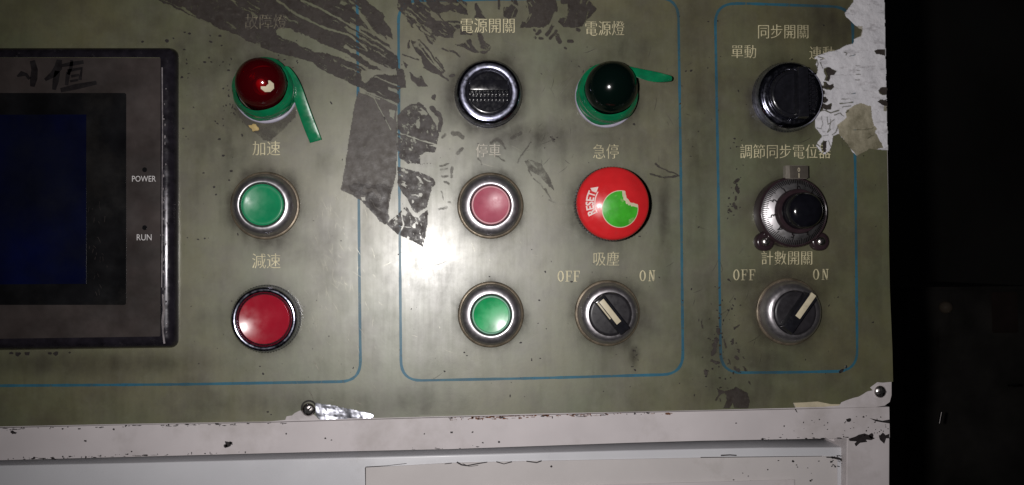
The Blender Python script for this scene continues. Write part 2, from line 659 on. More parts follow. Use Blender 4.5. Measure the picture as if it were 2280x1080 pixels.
# ------------------------------------------------------------------ lettering
def glyphs(text):
    cu = bpy.data.curves.new('t', 'FONT')
    cu.body = text
    cu.resolution_u = 3
    o = bpy.data.objects.new('t', cu)
    COL.objects.link(o)
    dg = bpy.context.evaluated_depsgraph_get()
    me = bpy.data.meshes.new_from_object(o.evaluated_get(dg))
    bpy.data.objects.remove(o)
    bpy.data.curves.remove(cu)
    bm = bmesh.new()
    bm.from_mesh(me)
    bpy.data.meshes.remove(me)
    bmesh.ops.remove_doubles(bm, verts=bm.verts, dist=1e-5)
    V = [(v.co.x, v.co.y) for v in bm.verts]
    bm.verts.index_update()
    F = [[v.index for v in f.verts] for f in bm.faces]
    # outward direction of each outline vertex, for thinning strokes
    nrm = [[0.0, 0.0] for _ in V]
    for e in bm.edges:
        if len(e.link_faces) == 1:
            a, b = e.verts
            c = e.link_faces[0].calc_center_median()
            dx, dy = b.co.x - a.co.x, b.co.y - a.co.y
            ll = math.hypot(dx, dy) or 1
            nx, ny = dy / ll, -dx / ll
            if (c.x - a.co.x) * nx + (c.y - a.co.y) * ny > 0:
                nx, ny = -nx, -ny
            for v in (a, b):
                nrm[v.index][0] += nx
                nrm[v.index][1] += ny
    bm.free()
    return np.array(V), F, np.array(nrm)


def put_mesh(name, xy, F, h, mat, parent, label=None):
    pts = PA(xy[:, 0], xy[:, 1], h)
    me = bpy.data.meshes.new(name)
    me.from_pydata([tuple(p) for p in pts], [], F)
    return link(name, me, mat, parent, None, label)


def text(s, cx, cy, w, hgt, mat, parent, thin=(0, -.9), h=.00012, ang=0.0, name='lettering', label=None):
    V, F, N = glyphs(s)
    lo, hi = V.min(0), V.max(0)
    k = np.array([w / (hi[0] - lo[0]), hgt / (hi[1] - lo[1])])
    q = (V - (lo + hi) / 2) * k
    n = np.clip(N, -1, 1)
    q = q + n * np.array(thin) * .5
    q[:, 1] *= -1
    ca, sa = math.cos(ang), math.sin(ang)
    xy = np.stack([cx + q[:, 0] * ca - q[:, 1] * sa, cy + q[:, 0] * sa + q[:, 1] * ca], -1)
    return put_mesh(name, xy, F, h, mat, parent, label)


def serif_text(s, cx, cy, cw, ch, step, mat, parent, h=.00012):
    """narrow roman capitals for the ON / OFF marks"""
    V, F = [], []

    def poly(p):
        b = len(V)
        V.extend(p)
        F.append(list(range(b, b + len(p))))

    n = len(s)
    for i, c in enumerate(s):
        ox = cx + (i - (n - 1) / 2) * step - cw / 2
        oy = cy - ch / 2
        f = lambda pts: [(ox + x * cw, oy + y * ch) for x, y in pts]
        if c == 'O':
            m = 20
            for j in range(m):
                a0, a1 = 2 * math.pi * j / m, 2 * math.pi * (j + 1) / m
                g = lambda a: ((.5 + .5 * math.cos(a), .5 + .5 * math.sin(a)), (.5 + .27 * math.cos(a), .5 + .44 * math.sin(a)))
                poly(f([g(a0)[0], g(a1)[0], g(a1)[1], g(a0)[1]]))
        elif c == 'F':
            poly(f([(.15, .05), (.38, .05), (.38, .95), (.15, .95)]))
            poly(f([(0, 0), (1, 0), (1, .05), (0, .05)]))
            poly(f([(.9, .05), (1, .05), (1, .27), (.93, .27)]))
            poly(f([(0, .95), (.6, .95), (.6, 1), (0, 1)]))
            poly(f([(.38, .46), (.72, .46), (.72, .52), (.38, .52)]))
            poly(f([(.72, .36), (.8, .36), (.8, .62), (.72, .62)]))
        elif c == 'N':
            poly(f([(.12, .05), (.24, .05), (.24, .95), (.12, .95)]))
            poly(f([(.80, .05), (.92, .05), (.92, .97), (.80, .97)]))
            poly(f([(.10, .0), (.34, .0), (.94, .99), (.72, .99)]))
            poly(f([(-.03, .95), (.4, .95), (.4, 1), (-.03, 1)]))
            poly(f([(.62, 0), (1.05, 0), (1.05, .05), (.62, .05)]))
    return put_mesh('lettering', np.array(V), F, h, mat, parent)


# ------------------------------------------------------------------ setting: dark room behind
def plane(name, x0, x1, y0, y1, z0, z1, mat):
    bm = bmesh.new()
    if z0 == z1:
        vs = [(x0, y0, z0), (x1, y0, z0), (x1, y1, z0), (x0, y1, z0)]
    else:
        vs = [(x0, y0, z0), (x1, y1, z0), (x1, y1, z1), (x0, y0, z1)]
    bm.faces.new([bm.verts.new(v) for v in vs])
    o = from_bm(name, bm, mat)
    o['kind'] = 'structure'
    return o


plane('floor', -4, 6, -4, 3.2, -1.1, -1.1, 'concrete')
plane('wall', -4, 6, 3.2, 3.2, -1.1, 2.6, 'wall')


def wbox(bm, x0, x1, y0, y1, z0, z1, bev=.01):
    b2 = bmesh.new()
    bmesh.ops.create_cube(b2, size=1)
    for v in b2.verts:
        v.co = (x0 + (v.co.x + .5) * (x1 - x0), y0 + (v.co.y + .5) * (y1 - y0), z0 + (v.co.z + .5) * (z1 - z0))
    if bev:
        bmesh.ops.bevel(b2, geom=b2.edges[:], offset=bev, segments=2, affect='EDGES')
    me = bpy.data.meshes.new('tmp')
    b2.to_mesh(me)
    b2.free()
    bm.from_mesh(me)
    bpy.data.meshes.remove(me)


def world_at(px, py, dist):
    return P(px, py, D - dist) if False else P(px, py, -(dist - D))


mo = thing('machine', (1.45, 1.9, -1.1), 'dim dark machine standing in the unlit room beyond the cabinet', 'machine')
bm = bmesh.new()
a = world_at(2010, 640, 2.0)
b = world_at(2330, 800, 2.0)
wbox(bm, a.x - 1.45, b.x - 1.45, -.22, .25, 0.0, a.z + 1.1, .01)
from_bm('housing', bm, 'machine', mo)
yf = 1.9 - .22


def front_part(name, x0, y0, x1, y1, mat, dep=.012):
    d = yf + D
    a, b = world_at(x0, y0, d), world_at(x1, y1, d)
    bm = bmesh.new()
    wbox(bm, a.x - 1.45, b.x - 1.45, -.22 - dep, -.221, b.z + 1.1, a.z + 1.1, .003)
    return from_bm(name, bm, mat, mo)


front_part('panel', 2110, 650, 2145, 735, 'machine')
front_part('panel', 2205, 650, 2262, 740, 'machinered')
front_part('panel', 2086, 730, 2108, 775, 'machine')
d = yf + D
c = world_at(2098, 684, d)
bm = bmesh.new()
bmesh.ops.create_uvsphere(bm, u_segments=20, v_segments=12, radius=.018)
for v in bm.verts:
    v.co += Vector((c.x - 1.45, -.235, c.z + 1.1))
from_bm('knob', bm, 'machinepale', mo, 60)
for i, (x, y, ln, an) in enumerate(((2255, 857, .016, 0.1), (2094, 930, .02, 1.35))):
    c = world_at(x, y, 1.2)
    bm = bmesh.new()
    bmesh.ops.create_cone(bm, cap_ends=True, segments=14, radius1=.0022, radius2=.0022, depth=ln)
    bmesh.ops.rotate(bm, verts=bm.verts, cent=(0, 0, 0), matrix=Matrix.Rotation(math.pi / 2, 3, 'Y') @ Matrix.Identity(3))
    bmesh.ops.rotate(bm, verts=bm.verts, cent=(0, 0, 0), matrix=Matrix.Rotation(-an, 3, 'Y'))
    o = from_bm('metal_rod', bm, 'steel', None, 40)
    o.location = c
    tag(o, ('short bright metal rod end glinting at the far right in the dark' if i == 0 else
            'thin upright metal rod glinting low in the dark beside the cabinet'), 'rod')

# ------------------------------------------------------------------ cabinet: rail, post, door
cab = thing('electrical_cabinet', P(1140, 1060, -.02), 'white painted steel cabinet with chipped rail, post and door below the control panel', 'cabinet')
cabloc = cab.location.copy()


def cabpart(o):
    o.parent = cab
    o.matrix_parent_inverse = Matrix.Translation(-cabloc)
    return o


cabpart(slab('rail', [(-160, 957), (300, 946), (600, 941), (1000, 929.5), (1400, 919.5), (1750, 912), (1980, 906), (1981, 974), (1560, 981.5), (1400, 986),
                      (1000, 1000), (700, 1006.5), (300, 1017), (-160, 1029)], -.022, -.0008, 'paint'))
cabpart(slab('post', [(1886, 975), (1981, 974.5), (1980, 1200), (1884, 1200)], -.03, -.0011, 'paint', bev=.0004))
cabpart(slab('backing', [(-160, 950), (1960, 900), (1960, 1200), (-160, 1200)], -.034, -.024, 'gap'))
cabpart(slab('side_panel', [(1940, -120), (1952, -120), (1964, 1200), (1950, 1200)], -.35, -.006, 'paint'))
door = cabpart(slab('door', [(-160, 1040), (300, 1031), (700, 1021), (1000, 1013), (1400, 1003), (1700, 997), (1880, 996), (1881, 1200), (-160, 1200)],
                    -.023, -.0060, 'door', bev=.0007, smooth=40))
cabpart(slab('lit_wedge', [(1838, 975.5), (1887, 974.5), (1887, 996)], -.020, -.0125, 'paint'))  # white wedge added for the lit triangle beside the rail's shadow edge


def doorpart(o):
    o.parent = door
    return o


doorpart(slab('cover_sheet', [(813, 1041), (900, 1037), (1000, 1031), (1200, 1026.5), (1400, 1022.5), (1600, 1018.5), (1830, 1016), (1864, 1017), (1865, 1200), (814, 1200)],
              -.0059, -.0054, 'sheet'))
doorpart(slab('paper_strip', [(1080, 1089), (1370, 1079), (1560, 1074), (1769, 1068), (1771, 1200), (1080, 1200)], -.0037, -.0034, 'paint', label='paler paper strip along the bottom of the door'))

chips = [blob_poly(507, 989, 8, 7, 11, .35, seed=3), blob_poly(502, 994, 5, 4, 9, .3, seed=4), blob_poly(514, 987, 4, 4, 9, .3, seed=8),
         [(1890, 977), (1905, 972), (1912, 968), (1925, 965), (1936, 969), (1948, 976), (1940, 980), (1928, 979), (1931, 984), (1915, 986), (1906, 994), (1903, 988), (1908, 983), (1892, 982)],
         [(1957, 972), (1966, 963), (1972, 969), (1980, 966), (1980, 976), (1973, 976), (1969, 988), (1960, 980)],
         [(1936, 931), (1950, 934), (1965, 937), (1981, 934), (1981, 943), (1968, 941), (1950, 938)],
         blob_poly(1890, 935, 5, 4, 9, .3, seed=5), blob_poly(1940, 970, 5, 6, 9, .3, seed=11),
         [(1768, 908), (1771, 908), (1776, 919), (1773, 917)]]
for (x, y, r) in ((28, 962, 5), (34, 964, 3), (190, 982, 3), (139, 955, 2), (175, 955, 2), (253, 956, 2.4), (293, 1005, 2), (637, 966, 2.4), (1006, 963, 3), (1052, 962, 2.4), (1111, 984, 3), (1075, 986, 2),
                  (724, 976, 2.6), (738, 980, 1.6), (1639, 942, 2), (1923, 928, 2.2), (945, 966, 2)):
    chips.append(blob_poly(x, y, r, r * .8, 8, .35))
for _ in range(42):
    t = rnd.random()
    x = 1700 + 280 * t ** .5
    chips.append(blob_poly(x, 925 + rnd.random() * 45, .8 + rnd.random() * 1.1, .7 + rnd.random(), 6, .4))
bm = bmesh.new()
for c in chips:
    add_slab(bm, c, -.0009, -.00072)
cabpart(from_bm('paint_chip', bm, 'chip', None, kind='stuff'))
# grime and rust along the joint under the panel
bm = bmesh.new()
for (x0, x1, n) in ((1000, 1330, 80), (1330, 1500, 12), (1050, 1120, 26)):
    for _ in range(n):
        x = x0 + (x1 - x0) * rnd.random()
        y = np.interp(x, [0, 300, 600, 1000, 1400, 1980], [953, 946.5, 941, 930, 920, 906]) + rnd.random() ** 2 * 6
        add_slab(bm, blob_poly(x, y, .7 + min(9, rnd.expovariate(.45)), .35 + min(2.2, rnd.expovariate(1.9)), 9, .55), -.0009, -.00071)
cabpart(from_bm('rust_stain', bm, 'rust', None, kind='stuff'))
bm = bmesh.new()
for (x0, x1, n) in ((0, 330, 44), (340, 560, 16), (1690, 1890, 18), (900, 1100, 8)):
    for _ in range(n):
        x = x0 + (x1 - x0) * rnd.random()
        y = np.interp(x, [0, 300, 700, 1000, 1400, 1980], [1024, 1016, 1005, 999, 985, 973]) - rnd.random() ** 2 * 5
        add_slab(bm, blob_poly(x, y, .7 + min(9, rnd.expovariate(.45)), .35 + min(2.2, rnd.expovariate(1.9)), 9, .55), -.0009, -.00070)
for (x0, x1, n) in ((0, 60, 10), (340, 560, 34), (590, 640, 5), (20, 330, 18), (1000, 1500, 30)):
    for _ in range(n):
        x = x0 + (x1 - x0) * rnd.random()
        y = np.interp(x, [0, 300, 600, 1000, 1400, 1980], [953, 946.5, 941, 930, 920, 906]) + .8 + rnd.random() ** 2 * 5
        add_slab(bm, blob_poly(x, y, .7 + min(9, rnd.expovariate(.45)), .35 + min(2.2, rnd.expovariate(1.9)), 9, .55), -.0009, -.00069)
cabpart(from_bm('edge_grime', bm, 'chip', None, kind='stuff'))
bm = bmesh.new()
for ln, w in (([(814, 1040), (860, 1037), (905, 1032)], 2), ([(1017, 1029), (1028, 1035), (1040, 1037), (1060, 1033), (1085, 1029)], 2.5), ([(1105, 1028), (1122, 1033), (1140, 1028)], 2),
              ([(1172, 1027), (1195, 1030), (1206, 1026)], 2), ([(1030, 1032), (1045, 1039), (1065, 1036)], 1.6), ([(1605, 1014), (1625, 1013), (1640, 1014)], 4), ([(1850, 1018), (1875, 1024)], 3),
              ([(990, 1033), (1006, 1031)], 1.4), ([(813.5, 1041), (814.5, 1120)], 1.6), ([(1840, 1018), (1866, 1019), (1874, 1022)], 2.5), ([(1560, 1018.6), (1830, 1015.8)], 1.3)):
    ribbon(bm, ln, w, -.0053, .8)
for _ in range(46):
    x, y = (1850 + rnd.random() * 28, 1014 + rnd.random() * 26) if rnd.random() < .6 else (1620 + rnd.random() * 230, 1025 + rnd.random() * 50)
    add_slab(bm, blob_poly(x, y, .7 + rnd.random() * 1.5, .6 + rnd.random() * 1.3, 6, .4), -.0054, -.0052)
add_slab(bm, blob_poly(1766, 1027, 2.6, 2.2, 8, .3), -.0054, -.0052)
add_slab(bm, blob_poly(1228, 1039, 2.4, 2.2, 8, .3), -.0054, -.0052)
doorpart(from_bm('door_chip', bm, 'chip', None, kind='stuff'))

# ------------------------------------------------------------------ control panel: plate, film, print
pan = thing('control_panel', P(1140, 540, -.002), 'worn olive control panel face with blue outlines and gold lettering', 'control panel')
panloc = pan.location.copy()


def panpart(o):
    if o is None:
        return
    o.parent = pan
    o.matrix_parent_inverse = Matrix.Translation(-panloc)
    return o


panpart(slab('plate', [(-160, -120), (1964, -120), (1968, 20), (1976, 330), (1982, 700), (1985, 850), (1985, 880), (1981, 895), (1970, 903), (1950, 906.5), (1750, 910.5), (1400, 917.8), (1000, 928), (600, 939.5),
                       (300, 945), (-160, 954.5)], -.0030, -.00035, 'paint'))
film = [(-160, -120), (1964, -120), (1968, 20), (1975, 330), (1981.5, 650), (1987, 780), (1988.5, 850), (1966, 852), (1953, 851), (1945, 857), (1937, 863), (1943, 869), (1930, 872), (1921, 878),
        (1912, 883), (1900, 886), (1885, 891), (1873, 896), (1871, 900), (1850, 900), (1820, 894), (1790, 896), (1766, 897), (1771, 908), (1560, 913.5), (1400, 917), (1200, 921), (1000, 926.5),
        (833, 931), (830, 928), (826, 923), (710, 934), (704, 927), (694, 920), (681, 915), (668, 914), (657, 919), (650, 925), (638, 927), (635, 935), (600, 938.5), (300, 943.5), (-160, 953)]
panpart(slab('film', film, -.00034, 0.0, 'film'))
def tongue_rel(X, Y):
    top = np.interp(X, [700, 742, 800, 831], [898, 904, 916, 924])
    return .00006 + np.clip(Y - top, 0, 40) * 2.0e-4 * (.06 + .10 * np.sin((X - 700) / 14.0) + .25 * np.clip((X - 800) / 30, 0, 1)) * .8 + .0006 * (fbm(X, Y, 16, 211, 3) - .4)


TG = [[(704, 898), (716, 900), (742, 904), (765, 909), (800, 916), (831, 923), (829, 930), (770, 931.5), (712, 934), (703, 922)]]
panpart(sheet('bare_metal', (698, 894, 836, 938), 1.5, warped(TG, [], [], .8, 221, 9), .0001, 'foil', None, 'bent back bare aluminium tongue beside the lower screw', None, {}, tongue_rel))
bm = bmesh.new()
add_slab(bm, [(1767, 897), (1800, 895), (1822, 894), (1850, 896), (1872, 898), (1868, 903), (1830, 906), (1772, 907)], -.00033, -.0001)
panpart(from_bm('torn_edge', bm, 'cream', None))


def line_path(pts, rad, n=8):
    out = [pts[0]]
    for i in range(1, len(pts) - 1):
        a, b, c = Vector(pts[i - 1]), Vector(pts[i]), Vector(pts[i + 1])
        u, v = (a - b).normalized(), (c - b).normalized()
        p0, p1 = b + u * rad, b + v * rad
        for t in range(n + 1):
            t /= n
            q = p0 * (1 - t) ** 2 + b * 2 * t * (1 - t) + p1 * t * t
            out.append((q.x, q.y))
    out.append(pts[-1])
    dense = []
    for p, q in zip(out[:-1], out[1:]):
        k = max(1, int(math.hypot(q[0] - p[0], q[1] - p[1]) / 25))
        for j in range(k):
            dense.append((p[0] + (q[0] - p[0]) * j / k, p[1] + (q[1] - p[1]) * j / k))
    dense.append(out[-1])
    return dense


for pts, rad in (([(-160, 860), (400, 856), (803, 849), (800, 600), (797, 180), (794, -120)], 46),
                 ([(1300, -4), (887, 2), (889, 400), (893, 848), (1200, 842), (1521, 833), (1516, 400), (1510, -5), (1250, -3)], 46),
                 ([(1660, 8), (1592, 8), (1599, 400), (1605, 830), (1760, 829), (1909, 826), (1905, 420), (1898, 16), (1662, 8)], 46)):
    bm = bmesh.new()
    ribbon(bm, line_path(pts, rad), 6.0, .00006, .3)
    panpart(from_bm('blue_outline', bm, 'blue', None))

for s, cx, cy, w, hg, mt in (('故障燈', 592, 48, 94, 34, 'golddim'), ('加速', 593, 330, 62, 33, 'gold'), ('減速', 593, 581, 63, 34, 'gold'),
                             ('電源開關', 1086, 57, 120, 33, 'gold'), ('電源燈', 1347, 63, 87, 33, 'gold'), ('停車', 1087, 335, 55, 31, 'goldgrey'),
                             ('急停', 1349, 337, 57, 33, 'gold'), ('吸塵', 1350, 576, 57, 32, 'gold'), ('同步開關', 1744, 70, 112, 32, 'gold'),
                             ('單動', 1656, 115, 55, 30, 'gold'), ('連動', 1830, 118, 56, 30, 'gold'), ('調節同步電位器', 1749, 337, 202, 32, 'gold'),
                             ('計數開關', 1752, 574, 113, 32, 'gold')):
    panpart(text(s, cx, cy, w, hg, mt, None, h=.0003 if cy < 60 or mt == 'goldgrey' else .00012))
for s, cx, cy in (('OFF', 1266, 615), ('ON', 1441, 614), ('OFF', 1657, 612), ('ON', 1827, 611)):
    panpart(serif_text(s, cx, cy, 14, 24, 17.5 if s == 'OFF' else 20, 'gold', None))

# residue of torn-off adhesive tape
k1 = lambda p: zz(p, 340, 0, 3.5625)
k2 = lambda p: zz(p, 740, 200, 2.843)
k3 = lambda p: zz(p, 880, 0, 9.0)
k4 = lambda p: zz(p, 760, 0, 3.6)
k5 = lambda p: zz(p, 1100, 0, 9.0)
k6 = lambda p: zz(p, 980, 280, 3.857)
A = [[(346, -30), (815, -30), (815, 0), (828, 14), (842, 24), (858, 38), (872, 60), (884, 100), (887, 150), (902, 165), (903, 194), (888, 200), (887, 231), (845, 216), (800, 196), (770, 180), (739, 167), (722, 158), (694, 140),
      (660, 128), (635, 123), (598, 112), (570, 100), (548, 90), (536, 80), (480, 60), (447, 43.5), (398, 22), (351, 0)]]
As = [k1([(985, 235), (1010, 222), (1090, 225), (1260, 300), (1400, 370), (1560, 440), (1620, 490), (1540, 460), (1400, 430), (1300, 415), (1180, 370), (1060, 315), (985, 275)]),
      k1([(1650, 560), (1720, 540), (1850, 560), (1930, 540), (1940, 600), (1850, 590), (1760, 600), (1690, 660), (1660, 640)]),
      k1([(1850, 280), (1940, 330), (1950, 440), (1880, 380)])]
Al = [(k1([(980, 0), (1060, 60), (1150, 120), (1280, 185), (1430, 240), (1540, 270), (1640, 340), (1700, 400)]), 5),
      (k1([(1180, 0), (1290, 50), (1400, 105), (1480, 150), (1600, 220), (1740, 305), (1950, 440)]), 5),
      (k1([(1600, 60), (1700, 190), (1760, 270)]), 8), (k1([(1530, 370), (1620, 420), (1740, 490), (1860, 560), (1950, 590)]), 10),
      (k1([(1400, 420), (1620, 500), (1700, 540)]), 6), (k1([(1760, 610), (1960, 690)]), 3.5), (k1([(1780, 280), (1870, 340), (1950, 390)]), 7),
      (k1([(1150, 480), (1260, 500), (1340, 560), (1420, 600)]), 6), (k1([(1640, 705), (1800, 770), (1950, 830)]), 5), (k1([(1850, 150), (1900, 230), (1930, 330)]), 9),
      (k1([(1880, 700), (1950, 740)]), 8)]
panpart(sheet('tape_residue', (340, -36, 912, 240), 1.6, warped(A, As, Al, 3.5, 3, streak=(29, 60, 5, .63)), .00016, 'residue'))
B = [k2([(165, 5), (300, 50), (405, 100), (408, 270), (408, 400), (400, 540), (385, 610), (375, 640), (360, 720), (350, 790), (345, 850), (325, 850), (275, 800), (190, 705), (120, 665), (55, 632), (75, 520), (100, 360), (125, 200), (140, 100)])]
panpart(sheet('tape_residue', (750, 198, 890, 508), 1.6, warped(B, [k2([(180, 680), (205, 675), (210, 700), (185, 700)]), k2([(360, 120), (400, 130), (390, 190), (360, 160)])],
                                                           [(k2([(262, 45), (300, 120), (370, 250)]), 3), (k2([(170, 10), (300, 60)]), 4)], 1.6, 31), .00018, 'residuegrey'))
B2 = [k2([(120, 600), (375, 610), (360, 720), (350, 790), (345, 850), (325, 850), (275, 800), (190, 705), (130, 660)])]
panpart(sheet('tape_residue', (770, 395, 885, 506), 1.6, warped(B2, [k2([(170, 660), (215, 665), (210, 705), (175, 700)])], [(k2([(200, 640), (270, 650), (300, 690)]), 9), (k2([(240, 700), (290, 760)]), 4)], 9, 37, 18, streak=(20, 16, 5, .6)), .00022, 'residuedark'))
C_ = [k2([(412, 170), (440, 130), (490, 95), (545, 90), (590, 115), (630, 180), (675, 275), (660, 345), (600, 350), (655, 365), (640, 420), (620, 470), (540, 465), (480, 465), (430, 430), (412, 380)])]
panpart(sheet('tape_residue', (880, 224, 986, 372), 1.4, warped(C_, [k2([(555, 410), (600, 395), (650, 400), (630, 470), (560, 465)]), k2([(540, 140), (590, 130), (600, 160), (560, 165)]), k2([(530, 190), (555, 180), (550, 250), (530, 240)])],
                                                           [(k2([(412, 270), (500, 300), (660, 350)]), 3.2), (k2([(560, 120), (600, 150)]), 4)], 3, 41, streak=(60, 9, 6, .68)), .00018, 'residuedark'))
D_ = [k2([(415, 490), (470, 500), (540, 520), (640, 560), (650, 600), (630, 620), (610, 690), (600, 745), (540, 780), (510, 760), (470, 680), (430, 630), (415, 590)])]
panpart(sheet('tape_residue', (880, 366, 974, 480), 1.4, warped(D_, [k2(blob_poly(560, 665, 14, 12, 8)), k2(blob_poly(510, 710, 9, 12, 8)), k2(blob_poly(450, 510, 14, 9, 8)), k2(blob_poly(455, 600, 8, 8, 8))],
                                                           [(k2([(540, 550), (570, 590)]), 4), (k2([(580, 560), (620, 580)]), 3.5), (k2([(500, 665), (560, 672)]), 2)], 2.6, 43, streak=(40, 14, 5, .66)), .00018, 'residuedark'))
E_ = [k2([(345, 850), (400, 800), (470, 735), (490, 770), (510, 800), (540, 810), (605, 760), (600, 850), (575, 998), (520, 965), (470, 940), (410, 915), (375, 880)])]
panpart(sheet('tape_residue', (856, 450, 956, 556), 1.4, warped(E_, [k2(blob_poly(457, 775, 20, 20, 9)), k2(blob_poly(518, 862, 12, 16, 8)), k2(blob_poly(478, 938, 10, 10, 8))],
                                                           [(k2([(440, 780), (450, 850), (430, 900), (400, 950)]), 3.2), (k2([(420, 860), (500, 870)]), 1.6), (k2([(490, 800), (500, 860)]), 1.6)], 2.0, 47, streak=(70, 14, 5, .64)), .00018, 'residuedark'))
T = [k3([(50, -260), (1320, -260), (1320, 0), (1440, 60), (1450, 300), (1330, 280), (1180, 240), (1080, 200), (1020, 230), (880, 270), (920, 360), (1000, 430), (1150, 420), (1300, 440), (1310, 640), (1290, 560), (1220, 600),
         (1160, 690), (1150, 750), (1000, 765), (870, 720), (800, 820), (740, 900), (640, 830), (560, 640), (450, 600), (380, 560), (300, 560), (220, 380), (130, 250), (50, 180)]),
     k3([(1580, 90), (1620, 60), (1820, 370), (1700, 360), (1540, 350), (1620, 290)]), k3([(1300, 600), (1520, 640), (1540, 700), (1300, 690)]),
     k3([(1650, 660), (1730, 670), (1760, 800), (1820, 860), (1900, 900), (1860, 1000), (1720, 960), (1660, 800)]),
     k3([(1190, 890), (1280, 900), (1400, 850), (1500, 760), (1540, 900), (1640, 990), (1700, 1060), (1560, 1040), (1400, 970), (1220, 900)]),
     k3([(1660, 1040), (1850, 1010), (1920, 930), (1940, 870), (1900, 1000), (1800, 1080), (1700, 1080)])]
Ts = [k3([(700, 200), (780, 230), (860, 300), (920, 410), (800, 400), (720, 340)]), k3([(880, 20), (1000, 20), (1120, 90), (1000, 110), (900, 70)]), k3([(1130, 40), (1280, 60), (1250, 120), (1180, 90)])]
Tl = [(k3([(380, 500), (520, 700)]), 6), (k3([(510, 570), (600, 640), (690, 700)]), 5), (k3([(300, 300), (400, 380)]), 6), (k3([(1090, 460), (1200, 500)]), 5), (k3([(1210, 480), (1320, 490)]), 5), (k3([(960, 660), (1040, 690)]), 3),
      (k3([(590, 0), (610, 60)]), 6), (k3([(330, 0), (350, 60)]), 6), (k3([(280, 560), (380, 680)]), 9), (k3([(430, 700), (600, 780)]), 4)]
panpart(sheet('tape_residue', (884, -30, 1104, 128), 1.4, warped(T, Ts, Tl, 2.6, 53, 12, [(k3([(940, 985), (1150, 1030), (1300, 1120)]), 4.5)], (42, 26, 4, .62)), .00016, 'residuedark'))
U = [k4([(555, 320), (620, 340), (680, 420), (750, 520), (830, 580), (780, 600), (720, 580), (660, 530), (640, 460), (590, 400)]), k4([(550, 575), (600, 620), (640, 610), (690, 695), (620, 690), (560, 640)]),
     k4([(495, 490), (540, 520), (520, 545)]), k4(blob_poly(745, 775, 18, 26, 9)), k4([(445, 540), (500, 560), (515, 690), (450, 690)])]
Ud = [(k4([(620, 320), (700, 400), (740, 470), (790, 520), (830, 570)]), 3), (k4([(730, 870), (790, 930), (800, 980), (780, 1040)]), 9), (k4([(490, 440), (620, 480)]), 2), (k4([(660, 540), (780, 590), (860, 640)]), 4), (k4([(870, 610), (905, 600)]), 5),
      (k4([(760, 460), (820, 540)]), 2.5), (k4([(540, 330), (540, 380)]), 4), (k4([(620, 830), (650, 850)]), 5)]
panpart(sheet('tape_residue', (880, 80, 1020, 296), 1.4, warped(U, [], [(k4([(600, 350), (700, 480), (800, 570)]), 3)], 2.6, 59, 10, Ud), .00016, 'residuedark'))
W = [k5([(350, 80), (480, 200), (430, 330), (300, 380), (200, 330), (190, 150), (300, 140)]),
     k5([(640, 0), (700, -260), (1240, -260), (1240, 0), (1280, 200), (1230, 280), (1100, 480), (1000, 560), (880, 550), (800, 540), (700, 560), (600, 540), (520, 560), (560, 440), (640, 440), (720, 300), (680, 200), (640, 130)]),
     k5([(1320, -260), (1540, -260), (1540, 0), (1480, 70), (1400, 80), (1330, 60)]),
     k5([(1500, -260), (1900, -260), (1900, 0), (2050, 180), (1940, 330), (1880, 370), (1760, 520), (1560, 560), (1400, 540), (1310, 470), (1310, 380), (1480, 330), (1480, 110)]),
     k5([(330, 0), (460, 0), (480, 120), (400, 80)])]
Wd = [(k5([(1190, 500), (1120, 600), (1060, 690)]), 7), (k5([(1250, 610), (1190, 700), (1130, 770)]), 5), (k5([(100, -100), (95, 170)]), 4), (k5([(800, 600), (810, 615)]), 5), (k5([(920, 620), (860, 680)]), 6), (k5([(920, 770), (970, 775)]), 5),
      (k5([(820, 750), (830, 765)]), 4), (k5([(1270, 720), (1310, 830)]), 9), (k5([(1500, 820), (1560, 830)]), 7), (k5([(1310, 440), (1500, 430)]), 6), (k5([(1660, 590), (1700, 600)]), 6), (k5([(1420, 960), (1440, 970)]), 4)]
Wl = [(k5([(560, 0), (480, 200)]), 5), (k5([(620, 0), (600, 160), (520, 320), (430, 540)]), 7), (k5([(660, 60), (680, 200), (690, 330)]), 3.5), (k5([(740, 280), (700, 390), (640, 460)]), 3.5), (k5([(1260, 0), (1300, 120), (1290, 330), (1200, 500)]), 7),
      (k5([(1230, 250), (1120, 500), (1040, 640)]), 5), (k5([(700, 40), (760, 130)]), 2.5), (k5([(780, 0), (820, 60)]), 2.5)]
panpart(sheet('tape_residue', (1098, -30, 1332, 120), 1.4, warped(W, [], Wl, 1.8, 61, 12, Wd, (108, 40, 4, .66)), .00016, 'residue'))
bm_ = [k6([(720, 310), (760, 290), (870, 330), (930, 420), (980, 560), (930, 520), (860, 430), (780, 390), (740, 340)])]
panpart(sheet('tape_residue', (1160, 350, 1250, 462), 1.4, warped(bm_, [], [(k6([(760, 300), (830, 360)]), 3)], 3, 67, 10, [(k6([(800, 450), (900, 540), (960, 650)]), 3), (k6([(750, 340), (780, 430)]), 3), (k6([(930, 640), (1000, 660)]), 4)]), .00016, 'smear'))
ST = [[(532, 262), (545, 276), (588, 312), (602, 314), (626, 292), (656, 262), (660, 240), (530, 240)]]
panpart(sheet('smear', (520, 236, 670, 324), 1.8, warped(ST, [], [], 3, 97, 12), .00013, 'smear'))
